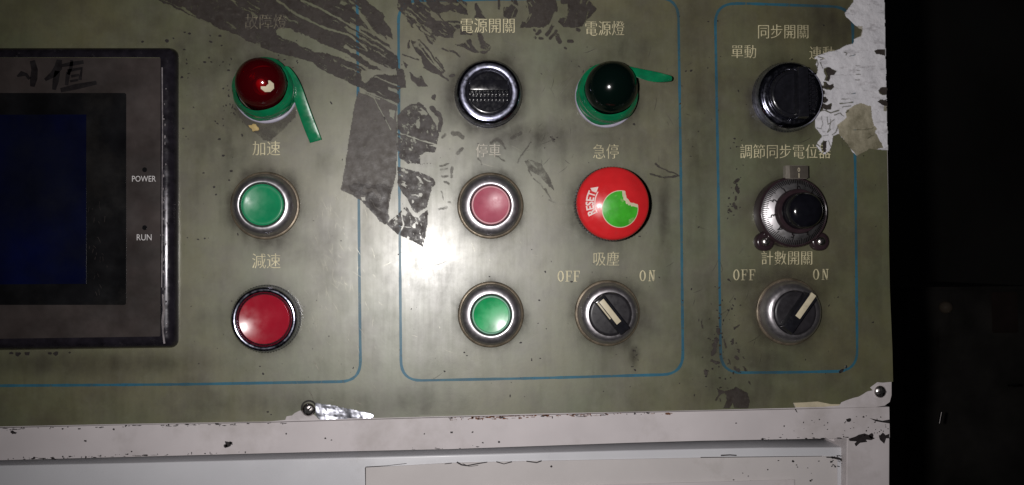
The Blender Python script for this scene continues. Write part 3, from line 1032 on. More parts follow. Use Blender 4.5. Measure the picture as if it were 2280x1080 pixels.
Gd = [(k6([(110, 60), (160, 70), (190, 95)]), 10), (k6([(20, 100), (40, 80)]), 5), (k6([(150, 240), (190, 200)]), 6), (k6([(620, 110), (690, 60)]), 7), (k6([(440, 150), (500, 110), (560, 190)]), 6), (k6([(0, 350), (70, 325)]), 3), (k6([(0, 380), (60, 370)]), 3),
      (k6([(20, 435), (60, 430)]), 4), (k6([(100, 360), (95, 440)]), 6), (k6([(40, 480), (70, 495)]), 5), (k6([(0, 720), (50, 700)]), 6), (k6([(75, 660), (90, 660)]), 4), (k6([(330, 280), (360, 330)]), 3), (k6([(480, 260), (550, 300)]), 3.5),
      (k6([(660, 310), (780, 140)]), 2), (k6([(960, 100), (975, 130)]), 6), (k6([(5, 560), (30, 640)]), 2)]
panpart(sheet('smear', (974, 284, 1240, 480), 1.6, warped([], [], [], 3, 71, 10, Gd), .00015, 'smear'))
G2 = [zz([(205, 275), (280, 255), (300, 235), (345, 260), (400, 290), (420, 350), (410, 420), (290, 420), (275, 370), (250, 420), (195, 420), (220, 370), (225, 310), (200, 285), (160, 310), (140, 250)], 1560, 800, 3.856)]
panpart(sheet('tape_residue', (1585, 855, 1680, 914), 1.3, warped(G2, [], [], 1.5, 73, 9, [(zz([(180, 290), (150, 320), (130, 350)], 1560, 800, 3.856), 3), (zz([(165, 340), (168, 360)], 1560, 800, 3.856), 2)]), .00018, 'residue'))
panpart(sheet('smear', (1420, 350, 1560, 560), 1.6, warped([], [], [], 3, 79, 12, [([(1465, 372), (1490, 382), (1512, 390)], 2.2), ([(1450, 388), (1480, 397), (1512, 390)], 3), ([(1574, 348), (1592, 342)], 3), ([(1460, 365), (1468, 372)], 3)]), .00015, 'residuedark'))

# grime: soft dirt haloes and soot, thicker where fingers and dust gathered
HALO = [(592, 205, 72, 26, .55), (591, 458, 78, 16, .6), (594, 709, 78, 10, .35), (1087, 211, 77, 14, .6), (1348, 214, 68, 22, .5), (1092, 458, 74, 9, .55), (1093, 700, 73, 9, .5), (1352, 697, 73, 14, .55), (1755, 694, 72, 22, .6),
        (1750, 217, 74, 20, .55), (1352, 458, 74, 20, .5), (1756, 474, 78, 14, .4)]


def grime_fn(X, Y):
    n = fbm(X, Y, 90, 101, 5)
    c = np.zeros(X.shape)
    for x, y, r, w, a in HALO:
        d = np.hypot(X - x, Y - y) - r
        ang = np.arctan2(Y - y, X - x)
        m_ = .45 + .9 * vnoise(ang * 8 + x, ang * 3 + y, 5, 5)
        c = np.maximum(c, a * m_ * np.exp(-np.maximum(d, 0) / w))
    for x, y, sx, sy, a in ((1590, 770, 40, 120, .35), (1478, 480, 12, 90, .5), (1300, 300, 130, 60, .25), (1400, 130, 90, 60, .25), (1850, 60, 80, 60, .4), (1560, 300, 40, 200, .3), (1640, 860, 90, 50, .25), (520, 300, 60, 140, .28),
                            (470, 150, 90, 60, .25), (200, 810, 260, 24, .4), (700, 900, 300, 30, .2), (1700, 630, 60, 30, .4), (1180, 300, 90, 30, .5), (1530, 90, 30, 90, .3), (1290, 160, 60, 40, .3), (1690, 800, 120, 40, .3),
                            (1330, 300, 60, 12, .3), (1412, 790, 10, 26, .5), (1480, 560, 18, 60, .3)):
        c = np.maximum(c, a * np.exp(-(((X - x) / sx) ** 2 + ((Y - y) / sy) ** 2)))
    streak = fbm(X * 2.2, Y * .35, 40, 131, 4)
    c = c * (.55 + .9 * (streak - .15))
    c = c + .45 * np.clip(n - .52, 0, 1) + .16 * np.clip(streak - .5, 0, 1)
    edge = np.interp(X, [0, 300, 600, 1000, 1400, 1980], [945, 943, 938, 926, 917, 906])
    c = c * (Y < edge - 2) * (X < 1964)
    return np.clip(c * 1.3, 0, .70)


panpart(sheet('grime', (-30, -30, 1964, 950), 4.0, grime_fn, .00009, 'grime', None, kind='stuff'))

# specks of paint and dirt
bm = bmesh.new()
speck = [(490, 80, 3.4), (371, 91, 4), (386, 85, 2.4), (317, 93, 3), (411, 72, 2.6), (422, 74, 3), (405, 172, 3.4), (408, 286, 2.4), (488, 310, 3), (497, 347, 3), (514, 381, 3.4), (453, 385, 2.4), (477, 417, 3), (481, 433, 2.2), (510, 401, 2.4),
         (441, 533, 2.4), (456, 531, 2), (579, 816, 2), (596, 917, 2.8), (604, 923, 1.8), (456, 138, 3), (470, 138, 2.2), (497, 138, 2.2), (509, 156, 3), (497, 197, 2.6), (1198, 720, 1.4), (1201, 669, 2.4), (1159, 763, 2.4), (1034, 785, 2),
         (1090, 616, 1.6), (1203, 798, 2.2), (1412, 277, 3), (124, 787, 6), (110, 787, 4), (40, 788, 6), (60, 788, 6), (25, 786, 4), (155, 785, 2.4), (414, 304, 1.6), (417, 529, 1.4), (1233, 310, 3), (1226, 305, 2)]
for x, y, r in speck:
    add_slab(bm, blob_poly(x, y, r * 1.1, r * .8, 8, .35), .00004, .00011)
for cx, cy, sx, sy, n in ((520, 240, 22, 40, 26), (1610, 740, 22, 60, 44), (1640, 402, 7, 14, 9), (1628, 460, 9, 14, 12), (1600, 830, 20, 24, 14), (480, 120, 60, 50, 14), (1560, 200, 40, 120, 10), (560, 260, 60, 20, 12), (1640, 310, 10, 10, 5),
                          (1310, 160, 14, 12, 10), (620, 140, 24, 12, 12), (1412, 795, 5, 14, 8)):
    for _ in range(n):
        add_slab(bm, blob_poly(cx + rnd.gauss(0, sx), cy + rnd.gauss(0, sy), .8 + rnd.random() * 2.6, .8 + rnd.random() * 1.9, 7, .4, rnd.random() * 3), .00004, .00011)
for _ in range(240):
    x, y = rnd.uniform(410, 1950), rnd.uniform(10, 890)
    if any(math.hypot(x - q[0], y - q[1]) < q[2] + 6 for q in HALO):
        continue
    r = .5 + min(2.2, rnd.expovariate(1.6))
    add_slab(bm, blob_poly(x, y, r * rnd.uniform(.8, 1.8), r * .8, 7, .45, rnd.random() * 3), .00004, .00011)
for _ in range(70):
    x, y = rnd.choice(((rnd.gauss(1250, 60), rnd.gauss(230, 60)), (rnd.gauss(1490, 40), rnd.gauss(250, 90)), (rnd.gauss(1650, 60), rnd.gauss(640, 50)), (rnd.gauss(1180, 60), rnd.gauss(330, 40)), (rnd.uniform(900, 1900), rnd.uniform(100, 880))))
    if any(math.hypot(x - q[0], y - q[1]) < q[2] + 20 for q in HALO):
        continue
    an, ln = rnd.gauss(2.2, .7), rnd.uniform(8, 40)
    ribbon(bm, [(x + math.cos(an + .2 * t) * ln * t, y + math.sin(an + .2 * t) * ln * t) for t in (-.5, -.2, .1, .4)], rnd.uniform(.3, .9), .0001, .6, taper=True)
panpart(from_bm('speck', bm, 'chip', None, kind='stuff'))
CH = [([(1598, 736), (1601, 744)], 8), ([(1594, 755), (1591, 772), (1588, 786)], 9), ([(1585, 803), (1598, 809)], 6), ([(1612, 758), (1616, 776)], 3.5), ([(1622, 800), (1625, 812)], 3), ([(1638, 820), (1645, 825)], 7), ([(1658, 818), (1660, 824)], 4),
      ([(1644, 778), (1646, 786)], 4), ([(1639, 793), (1641, 797)], 5), ([(1632, 757), (1631, 766)], 4), ([(1655, 795), (1657, 800)], 3), ([(1636, 730), (1645, 725)], 3.5), ([(1562, 712), (1563, 730)], 2.4), ([(1570, 824), (1574, 834)], 5),
      ([(1637, 406), (1644, 400)], 6), ([(1640, 417), (1642, 425)], 8), ([(1640, 438), (1638, 444)], 4), ([(1634, 455), (1638, 464)], 7), ([(1622, 466), (1628, 470)], 4), ([(1605, 870), (1612, 874)], 3), ([(1668, 850), (1670, 856)], 3)]
panpart(sheet('smear', (1550, 390, 1690, 880), 1.3, warped([], [], [], 4, 301, 8, CH), .00015, 'residuedark', None, None, 'stuff'))

# bright scratches in the film
bm = bmesh.new()


def scratch(x, y, ln, an, w):
    k = 5
    cv = rnd.uniform(-.25, .25)
    pts = []
    for i in range(k):
        t = i / (k - 1) - .5
        pts.append((x + math.cos(an + cv * t) * ln * t, y + math.sin(an + cv * t) * ln * t))
    ribbon(bm, pts, w, .00008, .4, taper=True)


for _ in range(120):
    x, y = rnd.gauss(740, 52), rnd.uniform(430, 900)
    if 502 < x < 682 and 620 < y < 798 or x < 690 and y < 545:
        continue
    scratch(x, y, rnd.uniform(6, 34), rnd.gauss(1.2, .35), rnd.uniform(.35, .8))
for _ in range(50):
    x, y = rnd.uniform(830, 1500), rnd.uniform(540, 830)
    if any(math.hypot(x - a_, y - b_) < 88 for a_, b_ in ((1092, 458), (1093, 700), (1352, 697), (1352, 458))):
        continue
    scratch(x, y, rnd.uniform(5, 26), rnd.gauss(.8, .7), rnd.uniform(.3, .6))
for x, y, l, a_, w in ((1132, 95, 36, .45, 1.6), (1221, 157, 12, .7, 2), (705, 815, 26, 1.0, 2.5), (693, 880, 26, 1.1, 3), (740, 891, 10, .3, 3), (798, 897, 16, .4, 3), (1255, 200, 60, -.9, 1), (1085, 368, 40, .3, 1.2), (1150, 330, 30, .5, 1.2),
                       (1245, 190, 40, -.8, .8), (1265, 215, 40, -1.0, .9), (1262, 180, 34, -.7, .8)):
    scratch(x, y, l, a_, w)
panpart(from_bm('scratch', bm, 'scratch', None, kind='stuff'))


def screw(px, py, r, cross, ang, label):
    s = scl(px, py)
    root = bpy.data.objects.new('screw', None)
    COL.objects.link(root)
    bm = lathe(bmesh.new(), [(r, 0), (r, 2), (r * .93, r * .25), (r * .75, r * .42), (r * .45, r * .54), (0, r * .58)], s, n=40)
    o = from_bm('screw', bm, 'steel', None, 60, label)
    bpy.data.objects.remove(root)
    o.location = P(px, py, -.0003)
    panpart(o)
    bm = bmesh.new()
    if cross:
        box(bm, -r * .62, r * .62, r * .38, r * .60, -r * .14, r * .14, s, ang, .3)
        box(bm, -r * .14, r * .14, r * .38, r * .605, -r * .62, r * .62, s, ang, .3)
        q = from_bm('slot', bm, 'slot', o)
    else:
        box(bm, -r * .8, r * .8, r * .3, r * .6, -r * .06, r * .06, s, ang, .2)
        box(bm, -r * .06, r * .06, r * .3, r * .605, -r * .8, r * .8, s, ang, .2)
        q = from_bm('slot', bm, 'slot', o)
    return o


screw(687, 912, 15, True, .78, 'cross head screw beside the bare metal tongue at the panel bottom')
screw(1959, 872, 13, False, .05, 'domed screw in the bare white lower right corner')
# dark washer seat round the lower screw and the dent near the outline corner
o = turned('washer', [(18, 0), (18, 1.6), (14, 1.8), (14, 0)], scl(687, 912), 'slot', None, 40)
o.location = P(688, 908, -.0003)
panpart(o)
for x, y, rx, ry, an in ((1873, 826, 7, 3.4, -.6), (1884, 817, 2.4, 4, .2)):
    o = slab('bare_metal', blob_poly(x, y, rx, ry, 10, .2, an), .00002, .00013, 'foil')
    panpart(o)

# ------------------------------------------------------------------ operator screen
scr = thing('operator_screen', P(180, 440), 'dark flat touch screen with blue display set in the left of the panel', 'screen')


def into(o, root):
    o.parent = root
    o.matrix_parent_inverse = Matrix.Translation(-root.location)
    return o


H_FACE = .0052


def round_rect(x0, y0, x1, y1, r, n=5):
    out = []
    for cx, cy, a0 in ((x1 - r, y0 + r, -90), (x1 - r, y1 - r, 0), (x0 + r, y1 - r, 90), (x0 + r, y0 + r, 180)):
        for i in range(n + 1):
            a = math.radians(a0 + 90 * i / n)
            out.append((cx + r * math.cos(a), cy + r * math.sin(a)))
    return out


bm = bmesh.new()
rings = []
for (x1, y0, y1, h, r) in ((398, 108, 778, 0.0, 18), (394, 107, 776, .0022, 18), (386, 108, 773, .0040, 14), (372, 116, 764, .0052, 10), (362, 124, 757, .0056, 7), (358, 127.5, 752.5, .0056, 5)):
    q = round_rect(-160, y0, x1, y1, r)
    q = [(x, y + (4 - 8 * (x + 160) / 560) * (1 if y > 400 else .0)) for x, y in q]
    rings.append([bm.verts.new(P(x, y, h)) for x, y in q])
for a, b in zip(rings[:-1], rings[1:]):
    n = len(a)
    for i in range(n):
        bm.faces.new((a[i], a[(i + 1) % n], b[(i + 1) % n], b[i]))
into(from_bm('bezel', bm, 'bezelblack', None, 40), scr)
into(slab('face', [(-158, 128), (357.5, 129), (357, 752), (-158, 757)], .002, H_FACE, 'bezelface'), scr)
gl = into(slab('glass', round_rect(-158, 207, 281, 679, 5), .004, H_FACE + .0001, 'glass'), scr)
q = slab('display', [(-158, 256), (192, 255), (192, 632), (-158, 634)], .0045, H_FACE + .0002, 'lcd')
q.parent = gl
into(text('POWER', 320.5, 398, 53, 13, 'whiteprint', None, (0, 0), H_FACE + .0001), scr)
into(text('RUN', 321, 528.5, 33, 13.5, 'whiteprint', None, (0, 0), H_FACE + .0001), scr)
for y in (378, 507):
    into(slab('indicator', blob_poly(322, y, 5.5, 5.5, 14, 0), .004, H_FACE + .00008, 'glass'), scr)
bm = bmesh.new()
for ln, w in (([(72, 135), (77, 155), (75, 175), (72, 193)], [7, 10, 10, 7]), ([(38, 170), (48, 164), (58, 166), (66, 176)], [3, 8, 6, 4]),
              ([(132, 133), (130, 150), (118, 166), (100, 178)], [8, 11, 10, 5]), ([(128, 158), (124, 180), (120, 200)], [8, 9, 6]),
              ([(138, 146), (160, 142), (186, 138)], [5, 7, 5]), ([(160, 134), (158, 150), (152, 166)], [5, 6, 5]), ([(150, 158), (182, 152), (178, 178)], [5, 6, 6]), ([(152, 160), (148, 190)], [6, 6]),
              ([(158, 170), (176, 167)], [4, 4]), ([(156, 181), (174, 178)], [4, 4]), ([(135, 201), (170, 193), (215, 184)], [6, 8, 7])):
    ribbon(bm, ln, [q * 1.45 for q in w], H_FACE + .00012, .35)
into(from_bm('handwriting', bm, 'ink', None), scr)
bm = bmesh.new()
for ln, w in (([(361, 150), (362, 300), (361, 420), (361, 560), (360, 640)], 2.2), ([(362, 655), (365, 690), (362, 715), (363, 740), (366, 765)], [2, 9, 6, 3, 4])):
    ribbon(bm, line_path(ln, 4) if not isinstance(w, list) else ln, w, .00575, .9)
for _ in range(60):
    y = 130 + 620 * rnd.random() ** .7
    add_slab(bm, blob_poly(358 + rnd.random() * 14, y, .6 + rnd.random() * 1.3, .8 + rnd.random() * 3, 6, .4), .0050, .0056)
into(from_bm('worn_edge', bm, 'worn', None, kind='stuff'), scr)
bm = bmesh.new()
for _ in range(22):
    x, y = rnd.gauss(215, 10), rnd.uniform(440, 680)
    ribbon(bm, [(x, y), (x + rnd.gauss(0, 3), y + rnd.uniform(3, 14))], rnd.uniform(.3, .8), H_FACE + .0003, .4)
for _ in range(0):
    x, y = rnd.gauss(85, 12), rnd.gauss(568, 6)
    ribbon(bm, [(x, y), (x + rnd.gauss(0, 6), y + rnd.uniform(1, 6))], rnd.uniform(.5, 1), H_FACE + .0003, .4)
into(from_bm('glass_scratch', bm, 'bezelface', None, kind='stuff'), scr)


# ------------------------------------------------------------------ push buttons
def concave(r, h, rc, n=8):
    e = rc - math.sqrt(rc * rc - r * r)
    return [(r * (1 - i / n), h - e + (rc - math.sqrt(rc * rc - (r * (1 - i / n)) ** 2))) if i < n else (0, h - e) for i in range(n + 1)]


def push_button(cx, cy, rf, rl, rcap, cap, rim, label, group, hb=32, rc=190, flange='flange', bell='satin'):
    s = scl(cx, cy)
    root = thing('push_button', P(cx, cy), label, 'push button', group)
    turned('flange', [(rf + 1.5, 0), (rf + 1.5, 2), (rf, 4), (rf - 1.5, 4.2), (rf - 2.5, 3), (rf - 10, 4), (rf - 10, 2)], s, flange, root)
    w = rf - 5 - rl
    turned('bezel', [(rf - 3, 2)] + [(rl + (w + 1) * math.cos(t * math.pi / 24), 4 + (hb - 4) * math.sin(t * math.pi / 24)) for t in range(0, 13)] + [(rl - 1.5, hb - 1), (rl - 2, hb - 14)], s, bell, root, smooth=60)
    if rim:
        hh = hb - 3
        turned('cap', [(rcap - 4.5, hh - 3)] + concave(rcap - 4.5, hh - .5, rc), s, cap, root)
        turned('cap_rim', [(rcap, hh - 14), (rcap, hh - 1.5), (rcap - 1, hh), (rcap - 3.5, hh), (rcap - 4.5, hh - 2)], s, rim, root)
        turned('gap_ring', [(rl - 1, hb - 12), (rcap - 1, hb - 13)], s, 'slot', root)
    else:
        hh = hb - 2
        turned('cap', [(rcap, hh - 14), (rcap, hh - 2), (rcap - 2, hh - .5)] + concave(rcap - 4, hh, rc), s, cap, root)
        turned('gap_ring', [(rl - 1, hb - 12), (rcap - 1, hb - 13)], s, 'slot', root)
    return root


grp = 'illuminated push buttons with satin bezels'
push_button(591, 458, 76, 51, 46.5, 'greencap', None, 'plain green push button in a satin bezel under the 加速 lettering', grp, 32, 150)
push_button(1092, 458, 72.5, 46.5, 42.5, 'pinkcap', 'pinkrim', 'faded pink push button with a pale rim under the worn 停車 lettering', grp, 22, 130)
push_button(1093, 700, 72, 46.5, 42.5, 'greenlit', 'greenrim', 'bright green push button with a pale rim below the pink one', grp, 22, 260)

cx, cy = 594.5, 709
s = scl(cx, cy)
root = thing('push_button', P(cx, cy), 'large red push button in a knurled dark chrome ring under the 減速 lettering', 'push button')
turned('bezel', [(77, 0), (77, 4, 2.2), (77.5, 13, 2.2), (75.5, 14.5)] + [(66 + 9 * math.cos(t * math.pi / 16), 16 + 13 * math.sin(t * math.pi / 16)) for t in range(0, 17)] + [(57, 12)], s, 'chrome', root, n=150, smooth=45)
turned('cap', [(56, 12), (56, 24), (55.2, 26.5)] + concave(54, 27.5, 185), s, 'redcap', root)
turned('gap_ring', [(57.4, 20), (55.8, 19)], s, 'slot', root)


# ------------------------------------------------------------------ pilot lamps
def pilot(cx, cy, lens, label, tail, group, rr=1.0, lean=(0, 0)):
    s = scl(cx, cy)
    root = thing('pilot_lamp', P(cx, cy), label, 'indicator lamp', group)
    turned('base_ring', [(70 * rr, 0), (70 * rr, 4), (68 * rr, 6), (60, 6), (58, 0)], s, 'whitering', root)
    # irregular winding of tape
    bm = bmesh.new()
    n = 96
    prof = [(64, 3), (67.0, 5), (67.5, 12), (66.0, 13.5), (67, 15), (67.5, 24), (66.0, 25.5), (66.5, 27), (65.5, 35), (63.5, 36.5), (62, 38), (59, 44), (57, 45)]
    lathe(bm, [(a * rr, b) for a, b in prof], s, n=n)
    r_ = random.Random(cx)
    for v in bm.verts:
        a = math.atan2(v.co.z, v.co.x)
        h = -v.co.y / s
        k = 1 + .022 * math.sin(2 * a + .12 * h) + .014 * math.sin(5 * a - .3 * h) + .006 * (r_.random() - .5)
        v.co.x = v.co.x * k + lean[0] * h * s
        v.co.z = v.co.z * k + lean[1] * h * s
        v.co.y *= 1 + .10 * math.sin(a * 1 + 1.1) + .42 * max(0, -math.sin(a)) - .12 * max(0, math.sin(a))
    tw = from_bm('tape_wrap', bm, 'tape', root, 50)
    bm = bmesh.new()
    prof = [(54, 20), (55, 52)] + [(55.5 * math.cos(t * math.pi / 24), 56 + 52 * math.sin(t * math.pi / 24)) for t in range(0, 12)] + [(0, 108)]
    lathe(bm, prof, s, n=64)
    for v in bm.verts:
        h = -v.co.y / s
        v.co.x += lean[0] * h * s
        v.co.z += lean[1] * h * s
    from_bm('lens', bm, lens, root, 70)
    bm = bmesh.new()
    lathe(bm, [(13, 30), (13, 48), (11, 60), (7, 66), (0, 68)], s, n=32)
    for v in bm.verts:
        h = -v.co.y / s
        v.co.x += lean[0] * h * s
        v.co.z += lean[1] * h * s
    bu = from_bm('bulb', bm, 'bulb', root, 60)
    bm = bmesh.new()
    lathe(bm, [(52, 18), (50, 22), (34, 26), (24, 40), (21, 43), (18, 40), (14, 34), (13.5, 30)], s, n=48)
    for v in bm.verts:
        h = -v.co.y / s
        v.co.x += lean[0] * h * s
        v.co.z += lean[1] * h * s
    from_bm('socket', bm, 'blackchrome', root, 60)
    # loose tape tail: strip through (px, py, h, half width vector)
    bm = bmesh.new()
    prev = None
    loc = root.location
    for (x, y, h, wx, wy, wh) in tail:
        a = P(x - wx, y - wy, (h - wh) * s) - loc
        b = P(x + wx, y + wy, (h + wh) * s) - loc
        mid = (a + b) / 2 + Vector((0, -1.5 * s, 0))
        cur = [bm.verts.new(a), bm.verts.new(mid), bm.verts.new(b)]
        if prev:
            for i in range(2):
                bm.faces.new((prev[i], prev[i + 1], cur[i + 1], cur[i]))
        prev = cur
    bmesh.ops.recalc_face_normals(bm, faces=bm.faces)
    r = bmesh.ops.solidify(bm, geom=bm.faces[:], thickness=1.2 * s)
    o = from_bm('tape_tail', bm, 'tape', None, 60)
    md = o.modifiers.new('sub', 'SUBSURF')
    md.levels = md.render_levels = 2
    o.parent = tw
    return root


lg = 'dome lamps wrapped in green tape'
red = pilot(592, 205, 'redlens', 'dark red dome lamp with a cream patch, wrapped in green tape', [
    (632, 148, 34, 8, -4, 3), (646, 166, 32, 10, -4, 2), (656, 186, 30, 12, -5, 2), (665, 212, 26, 13, -5, 2), (676, 244, 20, 13.5, -5, 1), (690, 282, 13, 14, -5, 1), (702, 311, 8, 14, -4, 1), (703, 314, 8, 14, -4, 1), (703.3, 315, 8, 14, -4, 1)], lg, 1.03, (.07, .09))
pilot(1348, 216, 'greenlens', 'almost black green dome lamp with a green tape tail pointing right', [
    (1386, 153, 38, 1, 9, 4), (1404, 158, 40, 1, 10, 4), (1424, 164, 44, 2, 12, 3), (1444, 169, 47, 1, 13, 1), (1464, 172, 48, 0, 12, -2), (1482, 174, 48, 0, 9, -5), (1497, 175, 46, 0, 6, -7)], lg, .97, (.0, .10))
# cream patch stuck on the red dome
s = scl(592, 205)
bm = bmesh.new()
RD = 56.3
N = 15
grid = {}
ctr = Vector((.40, -.86, -.36)).normalized()
ux = Vector((1, 0, 0)) - ctr * ctr.x
ux.normalize()
uz = ctr.cross(ux)
if uz.z < 0:
    uz = -uz
for i in range(N):
    for j in range(N):
        a, b = (i / (N - 1) - .5) * 2, (j / (N - 1) - .5) * 2
        if math.hypot(a, b) > 1 or math.hypot(a + .62, b - .78) < .72:
            continue
        dv = (ctr + ux * a * .30 + uz * b * .25).normalized()
        h = 56 - dv.y * (52.6 / 56) * RD
        grid[i, j] = bm.verts.new((dv.x * RD * s + .07 * h * s, -h * s, dv.z * RD * s + .09 * h * s))
for i in range(N - 1):
    for j in range(N - 1):
        q = [grid.get(k) for k in ((i, j), (i + 1, j), (i + 1, j + 1), (i, j + 1))]
        if all(q):
            bm.faces.new(q)
from_bm('cream_patch', bm, 'cream', red, 60)
# lump of old glue under the red lamp
o = slab('glue_residue', blob_poly(566, 284, 12, 8, 12, .3, .4, 9), .0, .0011, 'brass', bev=.0002, smooth=60)
o.parent = red
o.matrix_parent_inverse = Matrix.Translation(-red.location)


# ------------------------------------------------------------------ chrome rotary switches
def chrome_switch(cx, cy, label, group, ang, extra_h, kx, klen, ring='chromeworn'):
    s = scl(cx, cy)
    root = thing('rotary_switch', P(cx, cy), label, 'rotary switch', group)
    turned('bezel', [(75, 0), (75, 3, 1.8), (75.5, 10, 1.8), (74, 11.5)] + [(61.5 + 12.5 * math.cos(t * math.pi / 20), 12 + 18.5 * math.sin(t * math.pi / 20)) for t in range(0, 11)], s, 'blackchrome', root, n=150, smooth=45)
    turned('chrome_ring', [(63, 30), (60.5, 31.6), (52.5, 31.2), (51, 30), (50.5, 14)], s, ring, root)
    kb = turned('knob', [(50, 10), (50, 24 + extra_h), (48.5, 26 + extra_h), (44, 26.5 + extra_h), (42, 24 + extra_h), (0, 24 + extra_h)], s, 'black', root)
    h0 = 22 + extra_h
    bm = bmesh.new()
    box(bm, -klen, klen, h0, h0 + 20, kx - 12, kx + 12, s, ang, 3.0, .05)
    from_bm('grip', bm, 'black', kb, 50)
    for row, (z, hh) in enumerate(((kx - 16, 13), (kx - 27, 8))):
        bm = bmesh.new()
        for i in range(11):
            x = -41 + i * 8.2
            box(bm, x - 2.4, x + 2.4, h0, h0 + hh, z - 4, z + 4, s, ang, 1.4)
        from_bm('grip_rib', bm, 'black', kb, 40)
    return root


cg = 'black rotary switches in chrome rings'
chrome_switch(1087, 211, 'black rotary switch with its grip turned flat, in a chrome ring under 電源開關', cg, 0.0, 0, 12, 44)
r2 = chrome_switch(1749, 218, 'black rotary switch with its grip upright, beside the torn white paper', cg, math.pi / 2, 16, -12, 55, 'chrome')


# ------------------------------------------------------------------ ON/OFF selector switches
def selector(cx, cy, label, group, ang, ins):
    s = scl(cx, cy)
    root = thing('selector_switch', P(cx, cy), label, 'selector switch', group)
    rf, rl, hb = 71, 47.5, 32
    turned('flange', [(rf + 1.5, 0), (rf + 1.5, 2), (rf, 4), (rf - 1.5, 4.2), (rf - 2.5, 3), (rf - 10, 4), (rf - 10, 2)], s, 'flange', root)
    turned('bezel', [(rf - 3, 2)] + [(rl + (rf - 4 - rl) * math.cos(t * math.pi / 24), 4 + (hb - 4) * math.sin(t * math.pi / 24)) for t in range(0, 13)] + [(rl - 1, hb - 2), (rl - 1.2, hb - 14)], s, 'satin', root, smooth=60)
    kb = turned('knob', [(45.5, hb - 12), (45.5, hb), (44, hb + 2), (40, hb + 2.5), (0, hb + 2.5)], s, 'blackmatt', root)
    bm = bmesh.new()
    box(bm, -46, 48, hb, hb + 22, -13, 13, s, ang, 2.5, .06)
    from_bm('handle', bm, 'black', kb, 50)
    bm = bmesh.new()
    box(bm, ins[0], ins[1], hb + 18, hb + 23, -6, 6, s, ang, .8)
    from_bm('pointer', bm, 'cream', kb, 50)
    if ang < 0:
        bm = bmesh.new()
        box(bm, ins[0] - 1, ins[1] - 18, hb + 16, hb + 22.6, -11, -7.6, s, ang, .6)
        from_bm('pointer_shard', bm, 'cream', kb, 50)
    return root


sg = 'two position selector switches with cream pointers'
selector(1352, 697, 'selector switch with its cream pointer turned up left to OFF, under 吸塵', sg, math.radians(-52), (-39, 22))
selector(1755, 694, 'selector switch with its cream pointer turned up right to ON, under 計數開關', sg, math.radians(53), (-10, 50))

# ------------------------------------------------------------------ emergency stop
cx, cy = 1345, 460
s = scl(cx, cy)
es = thing('emergency_stop', P(cx, cy), 'big red mushroom emergency stop button with a torn green sticker', 'emergency stop')
turned('stem', [(60, 0), (60, 12), (44, 16), (44, 70)], s, 'blackmatt', es)
bm = bmesh.new()
RSP = 140.0
top = [(70 * (1 - i / 9), 96 + (math.sqrt(RSP ** 2 - (70 * (1 - i / 9)) ** 2) - math.sqrt(RSP ** 2 - 70 ** 2))) for i in range(10)]
hd = turned('head', [(60, 79), (76.6, 82, 1.2), (76.9, 86, 1.2), (75.8, 90), (74, 93), (72, 95)] + top, s, 'stopred', es, n=150, smooth=40)
turned('grip_ring', [(40, 54), (74, 56), (78.4, 60, 2.6), (78.4, 80, 2.6), (75, 83)], s, 'blackmatt', es, n=150, smooth=30)


def on_head(x, z, lift):
    r2_ = x * x + z * z
    h = 96 + math.sqrt(max(RSP ** 2 - r2_, 1)) - math.sqrt(RSP ** 2 - 70 ** 2) + lift
    return Vector((x * s, -h * s, z * s))


def head_pt(px, py, lift):
    """local point of the convex head under a photograph position"""
    h = 110 * s
    q = P(px, py, h) - es.location
    return on_head(q.x / s, q.z / s, lift)


def head_disc(name, poly, lift, mat, nn=14):
    bm = bmesh.new()
    c = (sum(p[0] for p in poly) / len(poly), sum(p[1] for p in poly) / len(poly))
    prev = None
    for k in range(1, 7):
        t = k / 6
        cur = [bm.verts.new(head_pt(c[0] + (x - c[0]) * t, c[1] + (y - c[1]) * t, lift)) for x, y in poly]
        if prev is None:
            v0 = bm.verts.new(head_pt(c[0], c[1], lift))
            for i in range(len(poly)):
                bm.faces.new((v0, cur[i], cur[(i + 1) % len(poly)]))
        else:
            for i in range(len(poly)):
                j = (i + 1) % len(poly)
                bm.faces.new((prev[i], cur[i], cur[j], prev[j]))
        prev = cur
    return from_bm(name, bm, mat, hd, 60)


def bitten(r, jag, depth):
    out = []
    rr = random.Random(4)
    for i in range(72):
        a = 2 * math.pi * i / 72
        x, y = 1381 + r * math.cos(a), 465.5 + r * math.sin(a)
        d = math.hypot(x - 1415, y - 431)
        if d < depth:
            k = depth / max(d, .1)
            aa = math.atan2(465 - 436 + 6, 1381 - 1409)
            # push the outline back onto the edge of the bite
            tx, ty = x - 1381, y - 465.5
            lo_, hi_ = 0.0, 1.0
            for _ in range(18):
                mid = (lo_ + hi_) / 2
                if math.hypot(1381 + tx * mid - 1415, 465.5 + ty * mid - 431) < depth:
                    hi_ = mid
                else:
                    lo_ = mid
            x, y = 1381 + tx * lo_ + rr.uniform(-jag, jag), 465.5 + ty * lo_ + rr.uniform(-jag, jag)
        out.append((x, y))
    return out


